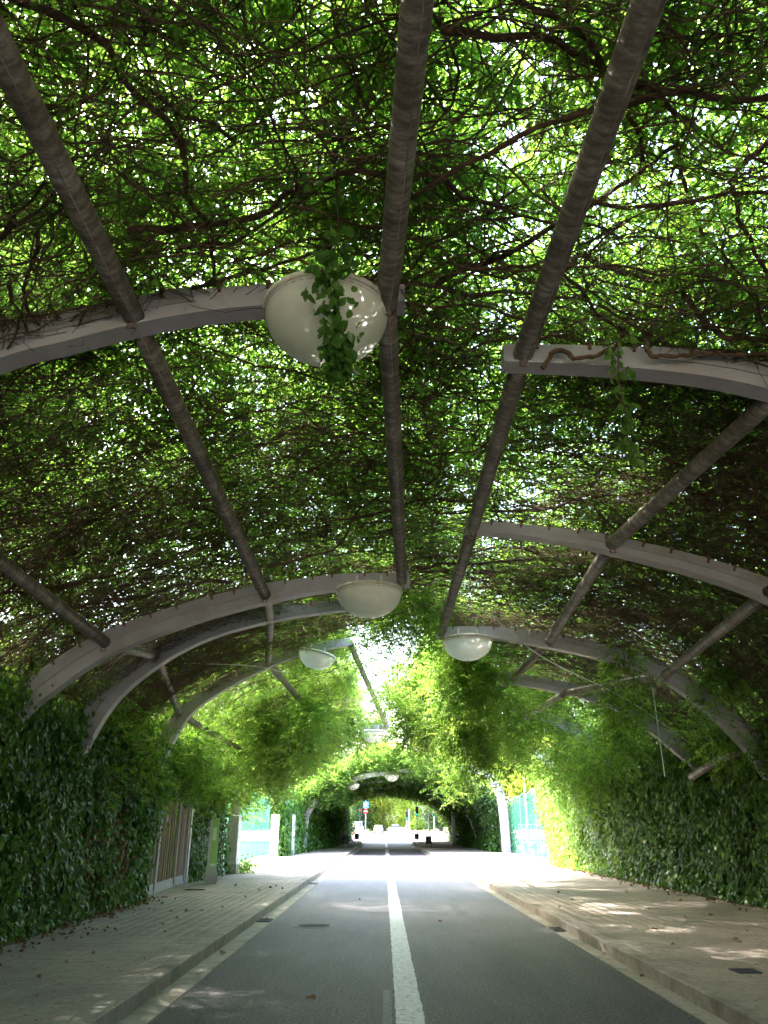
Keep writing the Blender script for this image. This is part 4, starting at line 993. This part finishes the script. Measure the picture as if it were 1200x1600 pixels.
for x, y, lb in ((5.2, 96, 'white bollard post right of the crossing, nearer'), (3.1, 101, 'white post beside the red signal on the right')):
    t = thing('street_post', lb, 'post', (x, y, .14 + gz(y))); MB().tube([(0, 0, 0), (0, 0, 3.4)], .06, 8).build('shaft', M['whitep'], t); MB().tube([(0, 0, 3.4), (0, 0, 3.5)], [.08, .03], 8).build('cap', M['galv'], t)
    MB().tube([(0, 0, 0), (0, 0, .25)], .09, 8).build('base', M['galv'], t)

# ------------------------------------------------------------------ vehicles
M['glass'] = solid('car_glass', (.03, .04, .05), .08, var=.05, spec=.8); M['tyre'] = solid('tyre_rubber', (.02, .02, .02), .8, var=.1)
M['tail'] = solid('tail_lamp', (.5, .02, .02), .3, var=.05); M['headl'] = solid('head_lamp_lens', (.7, .7, .72), .1, var=.02)
def carpaint(nm, c):
    m = solid(nm, c, .3, .2, var=.03, spec=.6); return m
def vehicle(x, y, rz, L, W, H_, prof, roofprof, paint, label, cat, name, z=None, lamps='tail', cabin_top=None):
    """prof: body side outline; roofprof: glasshouse outline (x along length, z)"""
    t = thing(name, label, cat, (x, y, (gz(y) if z is None else z)), None); t.rotation_euler = (0, 0, rz)
    def extr(P, w0, taper, nm, m, z_in=0):
        n_ = len(P); v = [(p[0], -w0 / 2 + taper * max(0, p[1] - z_in), p[1]) for p in P] + [(p[0], w0 / 2 - taper * max(0, p[1] - z_in), p[1]) for p in P]
        f = [tuple(range(n_))[::-1], tuple(range(n_, 2 * n_))] + [(i, (i + 1) % n_, n_ + (i + 1) % n_, n_ + i) for i in range(n_)]
        o = mesh_obj(nm, v, f, m, t); bv = o.modifiers.new('bevel', 'BEVEL'); bv.width = .05; bv.segments = 2; return o
    extr(prof, W, .04, 'body', paint); extr(roofprof, W - .1, .16, 'window_band', M['glass'], roofprof[0][1])
    zr_ = max(p[1] for p in roofprof); xs = [p[0] for p in roofprof if p[1] > zr_ - .08]
    MB().bevbox(min(xs) - .02, max(xs) + .02, -W / 2 + .2, W / 2 - .2, zr_ - .02, zr_ + .05, .03).build('roof', paint, t)
    for sx in (-.3, .3):
        for sy in (-1, 1):
            w_ = thing('wheel', '', '', (0, 0, 0)); w_.parent = t; del w_['label']; del w_['category']; w_.location = (sx * L, sy * (W / 2 - .1), .32)
            MB().tube([(0, -.1, 0), (0, .1, 0)], .32, 16).build('tyre', M['tyre'], w_); MB().tube([(0, sy * .1, 0), (0, sy * .115, 0)], .2, 12).build('rim', M['galv'], w_)
    for sy in (-1, 1):
        MB().box(-L / 2 - .012, -L / 2 + .03, sy * (W / 2 - .25) - .14, sy * (W / 2 - .25) + .14, .68, .84).build(lamps + '_lamp', M['tail'] if lamps == 'tail' else M['headl'], t)
    MB().box(-L / 2 - .03, -L / 2 + .02, -.26, .26, .45, .56).build('number_plate', M['whitep'], t)
    MB().bevbox(-L / 2 - .05, -L / 2 + .1, -W / 2 + .05, W / 2 - .05, .28, .44, .02).build('bumper', M['dark_metal'], t)
    return t
def sedan(L, H_): return ([(-L / 2, .3), (-L / 2, .85), (-L / 2 + .2, .95), (L / 2 - .2, .92), (L / 2, .75), (L / 2, .3)], [(-L / 2 + .25, .93), (-L / 2 + .75, H_ - .02), (L / 2 - 1.9, H_), (L / 2 - 1.0, .93)])
pr = sedan(4.3, 1.48); vehicle(-1.05, 160, R(90), 4.3, 1.8, 1.48, *pr, carpaint('silver_lilac_paint', (.42, .38, .42)), 'silver car driving away down the middle of the street', 'car', 'parked_car')
pr = sedan(4.2, 1.45); vehicle(13.2, 158, R(60), 4.2, 1.8, 1.45, *pr, carpaint('dark_car_paint', (.06, .06, .075)), 'dark car stopped left of the white van', 'car', 'parked_car')
pv = ([(-2.5, .3), (-2.5, 1.25), (2.1, 1.25), (2.5, .9), (2.5, .3)], [(-2.48, 1.24), (-2.4, 2.1), (1.3, 2.1), (2.0, 1.24)])
vehicle(16.4, 162, R(90), 5, 2.0, 2.1, *pv, carpaint('white_van_paint', (.78, .78, .78)), 'white van at the right of the far street', 'van', 'van')
vehicle(-5.2, 168, R(-90), 5, 2.05, 2.1, *pv, carpaint('pale_blue_van_paint', (.6, .72, .8)), 'pale blue-white van facing the viewer at the left', 'van', 'van', lamps='head')
pr = sedan(4.1, 1.45); vehicle(3.1, 186, R(0), 4.1, 1.75, 1.45, *pr, carpaint('white_car_paint', (.75, .74, .72)), 'pale car crossing sideways behind the silver one', 'car', 'parked_car')

# ------------------------------------------------------------------ people
def person(x, y, label, top, legs, hair=(.06, .04, .03), face=0, h=1.68, seed=0):
    s = h / 1.7
    J = {'pelvis': (0, 0, .93), 'belly': (0, 0, 1.08), 'chest': (0, 0, 1.3), 'neck': (0, 0, 1.45), 'head': (0, -.01, 1.56), 'crown': (0, -.01, 1.66)}
    for sd, n_ in ((-1, 'l'), (1, 'r')):
        J[n_ + 'sh'] = (sd * .17, 0, 1.39); J[n_ + 'el'] = (sd * .23, .03, 1.12); J[n_ + 'wr'] = (sd * .22, -.08, .9); J[n_ + 'ha'] = (sd * .21, -.11, .81)
        J[n_ + 'hip'] = (sd * .09, 0, .88); J[n_ + 'kn'] = (sd * .1, -.05 * sd, .49); J[n_ + 'an'] = (sd * .1, .1 * sd, .09); J[n_ + 'to'] = (sd * .11, .1 * sd - .14, .04)
    RAD = {'pelvis': .14, 'belly': .125, 'chest': .15, 'neck': .055, 'head': .09, 'crown': .075, 'sh': .065, 'el': .045, 'wr': .032, 'ha': .035, 'hip': .095, 'kn': .062, 'an': .043, 'to': .035}
    E_ = [('pelvis', 'belly'), ('belly', 'chest'), ('chest', 'neck'), ('neck', 'head'), ('head', 'crown')]
    for n_ in 'lr': E_ += [('chest', n_ + 'sh'), (n_ + 'sh', n_ + 'el'), (n_ + 'el', n_ + 'wr'), (n_ + 'wr', n_ + 'ha'), ('pelvis', n_ + 'hip'), (n_ + 'hip', n_ + 'kn'), (n_ + 'kn', n_ + 'an'), (n_ + 'an', n_ + 'to')]
    names = list(J); me = bpy.data.meshes.new('body'); me.from_pydata([tuple(c * s for c in J[n_]) for n_ in names], [(names.index(a), names.index(b)) for a, b in E_], [])
    t = thing('person', label, 'person', (x, y, .15 + gz(y))); t.rotation_euler = (0, 0, face)
    o = link('body', me, None); o.modifiers.new('skin', 'SKIN'); sb = o.modifiers.new('sub', 'SUBSURF'); sb.levels = 1; sb.render_levels = 1
    for i, n_ in enumerate(names):
        r_ = RAD[n_ if n_ in RAD else n_[1:]] * s; me.skin_vertices[0].data[i].radius = (r_, r_ * .8)
    me.skin_vertices[0].data[0].use_root = True
    dg = bpy.context.evaluated_depsgraph_get(); ev = bpy.data.meshes.new_from_object(o.evaluated_get(dg)); bpy.data.objects.remove(o)
    sk = solid('skin_tone', (.5, .3, .2), .6, var=.05); tp = solid('shirt_cloth', top, .9, var=.08); lg = solid('trouser_cloth', legs, .9, var=.08)
    ev.materials.clear()
    for m_ in (sk, tp, lg): ev.materials.append(m_)
    for p in ev.polygons:
        c = p.center / s; p.material_index = 2 if c.z < .98 and c.z > .1 and abs(c.x) < .18 else (1 if .98 <= c.z < 1.43 and not (abs(c.x) > .19 and c.z < 1.15) else 0); p.use_smooth = True
        if c.z <= .1: p.material_index = 2
    link('body', ev, t)
    hm = MB().lathe([(.001, .12), (.06, .11), (.095, .06), (.1, 0), (.085, -.07)], (0, .012, 1.585 * s), 14).build('hair', solid('hair_colour', hair, .8), t, True)
    return t
person(-4.3, 96, 'person in a pink top walking on the left pavement by the traffic lights', (.75, .12, .25), (.05, .05, .08), face=R(190))
person(-3.6, 99, 'person in pink shorts and a dark top behind the first walker', (.08, .06, .1), (.7, .15, .3), (.2, .12, .06), face=R(20), h=1.75)

# ------------------------------------------------------------------ covers, drains, fallen leaves
mh = thing('manhole_cover', 'round iron manhole cover in the left lane', 'manhole cover', (-1.25, 15.5, .004))
MB().lathe([(.001, .004), (.29, .004), (.3, .0)], n=32).build('lid', M['manhole'], mh); MB().lathe([(.305, -.001), (.305, .005), (.36, .005), (.365, -.001)], n=32).build('ring', M['manhole'], mh)
for k in range(-4, 5): MB().box(-math.sqrt(.075 - (k * .055) ** 2), math.sqrt(.075 - (k * .055) ** 2), k * .055 - .008, k * .055 + .008, .004, .008).build('ridge', M['manhole'], mh)
def grate(x, y, w_, d, label, z):
    t = thing('drain_grate', label, 'drain grate', (x, y, z))
    MB().box(-w_ / 2, w_ / 2, -d / 2, d / 2, -.012, -.004).build('pit', M['off'], t)
    b = MB().box(-w_ / 2, w_ / 2, -d / 2, -d / 2 + .02, -.003, .01).box(-w_ / 2, w_ / 2, d / 2 - .02, d / 2, -.003, .01).box(-w_ / 2, -w_ / 2 + .02, -d / 2 + .021, d / 2 - .021, -.003, .01).box(w_ / 2 - .02, w_ / 2, -d / 2 + .021, d / 2 - .021, -.003, .01)
    b.build('frame', M['iron'], t)
    n_ = max(3, int((d - .04) / .045))
    for k in range(n_):
        yy = -d / 2 + .03 + (d - .06) * (k + .5) / n_; MB().box(-w_ / 2 + .022, w_ / 2 - .022, yy - .011, yy + .011, -.002, .007).build('bar', M['iron'], t)
grate(-2.24, 16.3, .25, .5, 'gutter drain on the left beside the manhole cover', .016); grate(-2.24, 27, .25, .5, 'gutter drain on the left farther towards the sunlight', .016)
grate(2.97, 14.9, .19, .55, 'gutter drain on the right with a dead leaf on it', .016); grate(3.98, 9.75, .26, .26, 'small square rusty grate in the right pavement', .155)
grate(-4.9, 22.1, .5, .3, 'flat access cover in the pavement before the slatted gate', .155)

lm = [creeper_leaf_mesh(M['dry_leaf'], L, L * .8) for L in (.07, .09, .12)]
for me in lm:
    for v_ in me.vertices: v_.co.z += .02 * math.sin(v_.co.x * 60) + .012
rs = random.Random(17)
spots = [(-1.0 - 2.6, 9.3), (-4.4, 10.6), (3.9, 11.8), (5.4, 10.3), (5.0, 12.3), (4.7, 9.4), (2.97, 10.3), (2.98, 14.7), (-2.2, 12.2), (-2.25, 16.4), (-2.2, 10.4), (3.0, 12.0), (6.0, 13.2), (5.6, 15.0), (6.4, 11.3), (-4.8, 13), (-3.6, 14.2), (-4.1, 16.4), (-3.2, 17.2), (5.2, 17), (6.4, 18.5), (4.2, 19), (1.1, 16.3), (-.8, 9.2), (-.6, 21)]
for i in range(45): spots.append((rs.choice([rs.uniform(-5, -2.7), rs.uniform(3.4, 7.2)]), rs.uniform(8, 24)))
for i, (x, y) in enumerate(spots):
    z = .153 if (x < KL1 or x > KR1) else (.012 if (x < GL or x > GR) else .003)
    o = link('fallen_leaf', lm[i % 3], None); o.location = (x, y, z); o.rotation_euler = (rs.gauss(0, .2), rs.gauss(0, .2), rs.uniform(0, 6.28)); o.scale = (rs.uniform(.6, 1.2),) * 3
    wh = 'left pavement' if x < KL1 else 'right pavement' if x > KR1 else 'gutter' if (x < GL or x > GR) else 'asphalt'
    own = {4: 'curled brown leaf in the right pavement, a pace past the square grate', 5: 'dry leaf beside the small square grate', 7: 'dead leaf lying on the right gutter drain', 9: 'curled leaf in the left gutter beside the drain', 22: 'dry leaf alone on the right lane', 23: 'dead leaf alone in the middle of the left lane', 24: 'dead leaf far down the left lane past the manhole cover'}.get(i)
    if own: tag(o, own, 'leaf', 'fallen leaves')
    else: tag(o, 'dry brown fallen leaf lying on the ' + wh, 'leaf', 'fallen leaves on the ' + wh)
# leaf litter along the foot of the hedges
rs = np.random.default_rng(9)
bv = np.array([v_.co for v_ in lm[0].vertices]); bf = np.array([p.vertices[:] for p in lm[0].polygons])
for (xa, ya, yb, sgn, n_) in ((-5.15, 7, 19.5, 1, 900), (7.45, 9, 34, -1, 700)):
    y = rs.uniform(ya, yb, n_); x = xa + sgn * (rs.exponential(.16, n_) - .1) - (.02 * np.clip(y - 12, 0, 99) if sgn > 0 else .012 * (y - 14)); a = rs.uniform(0, 6.28, n_); tl = rs.normal(0, .35, n_); s = rs.uniform(.5, 1.1, n_)
    V = bv[None] * s[:, None, None]; X = V[..., 0] * np.cos(a)[:, None] - V[..., 1] * np.sin(a)[:, None]; Yv = V[..., 0] * np.sin(a)[:, None] + V[..., 1] * np.cos(a)[:, None]
    Z = V[..., 2] + V[..., 1] * tl[:, None] * .5 + .155 + rs.uniform(0, .03, n_)[:, None]
    big_mesh('leaf_litter', np.stack([X + x[:, None], Yv + y[:, None], np.maximum(Z, .152)], -1).reshape(-1, 3), (bf[None] + (np.arange(n_) * len(bv))[:, None, None]).reshape(-1, 3), M['dry_leaf'], None, 'stuff')
# crumbs and specks on the pavements
n_ = 900; x = np.where(rs.random(n_) < .5, rs.uniform(-5.2, -2.65, n_), rs.uniform(3.35, 7.4, n_)); y = 6 + 22 * rs.random(n_) ** 1.3; s = rs.uniform(.006, .02, n_)
cv_ = np.array([(-1, -.6, 0), (1, -.4, 0), (.7, .8, 0), (-.8, .5, 0), (0, 0, .5)]); V = cv_[None] * s[:, None, None] + np.stack([x, y, np.full(n_, .1535)], 1)[:, None]
ff = np.array([(0, 1, 4), (1, 2, 4), (2, 3, 4), (3, 0, 4)]); big_mesh('litter_specks', V.reshape(-1, 3), (ff[None] + (np.arange(n_) * 5)[:, None, None]).reshape(-1, 3), M['dry_leaf'], None, 'stuff')
# tuft of weeds by the pale pillar
wd = scatter('weeds', 'ivy_bright', [(-5.1 + random.gauss(0, .18), 30.6 + random.gauss(0, .5), .22 + random.uniform(0, .15)) for _ in range(40)], [(random.gauss(0, .8), random.gauss(0, .8), random.uniform(0, 6)) for _ in range(40)], [random.uniform(.7, 1.2) for _ in range(40)])
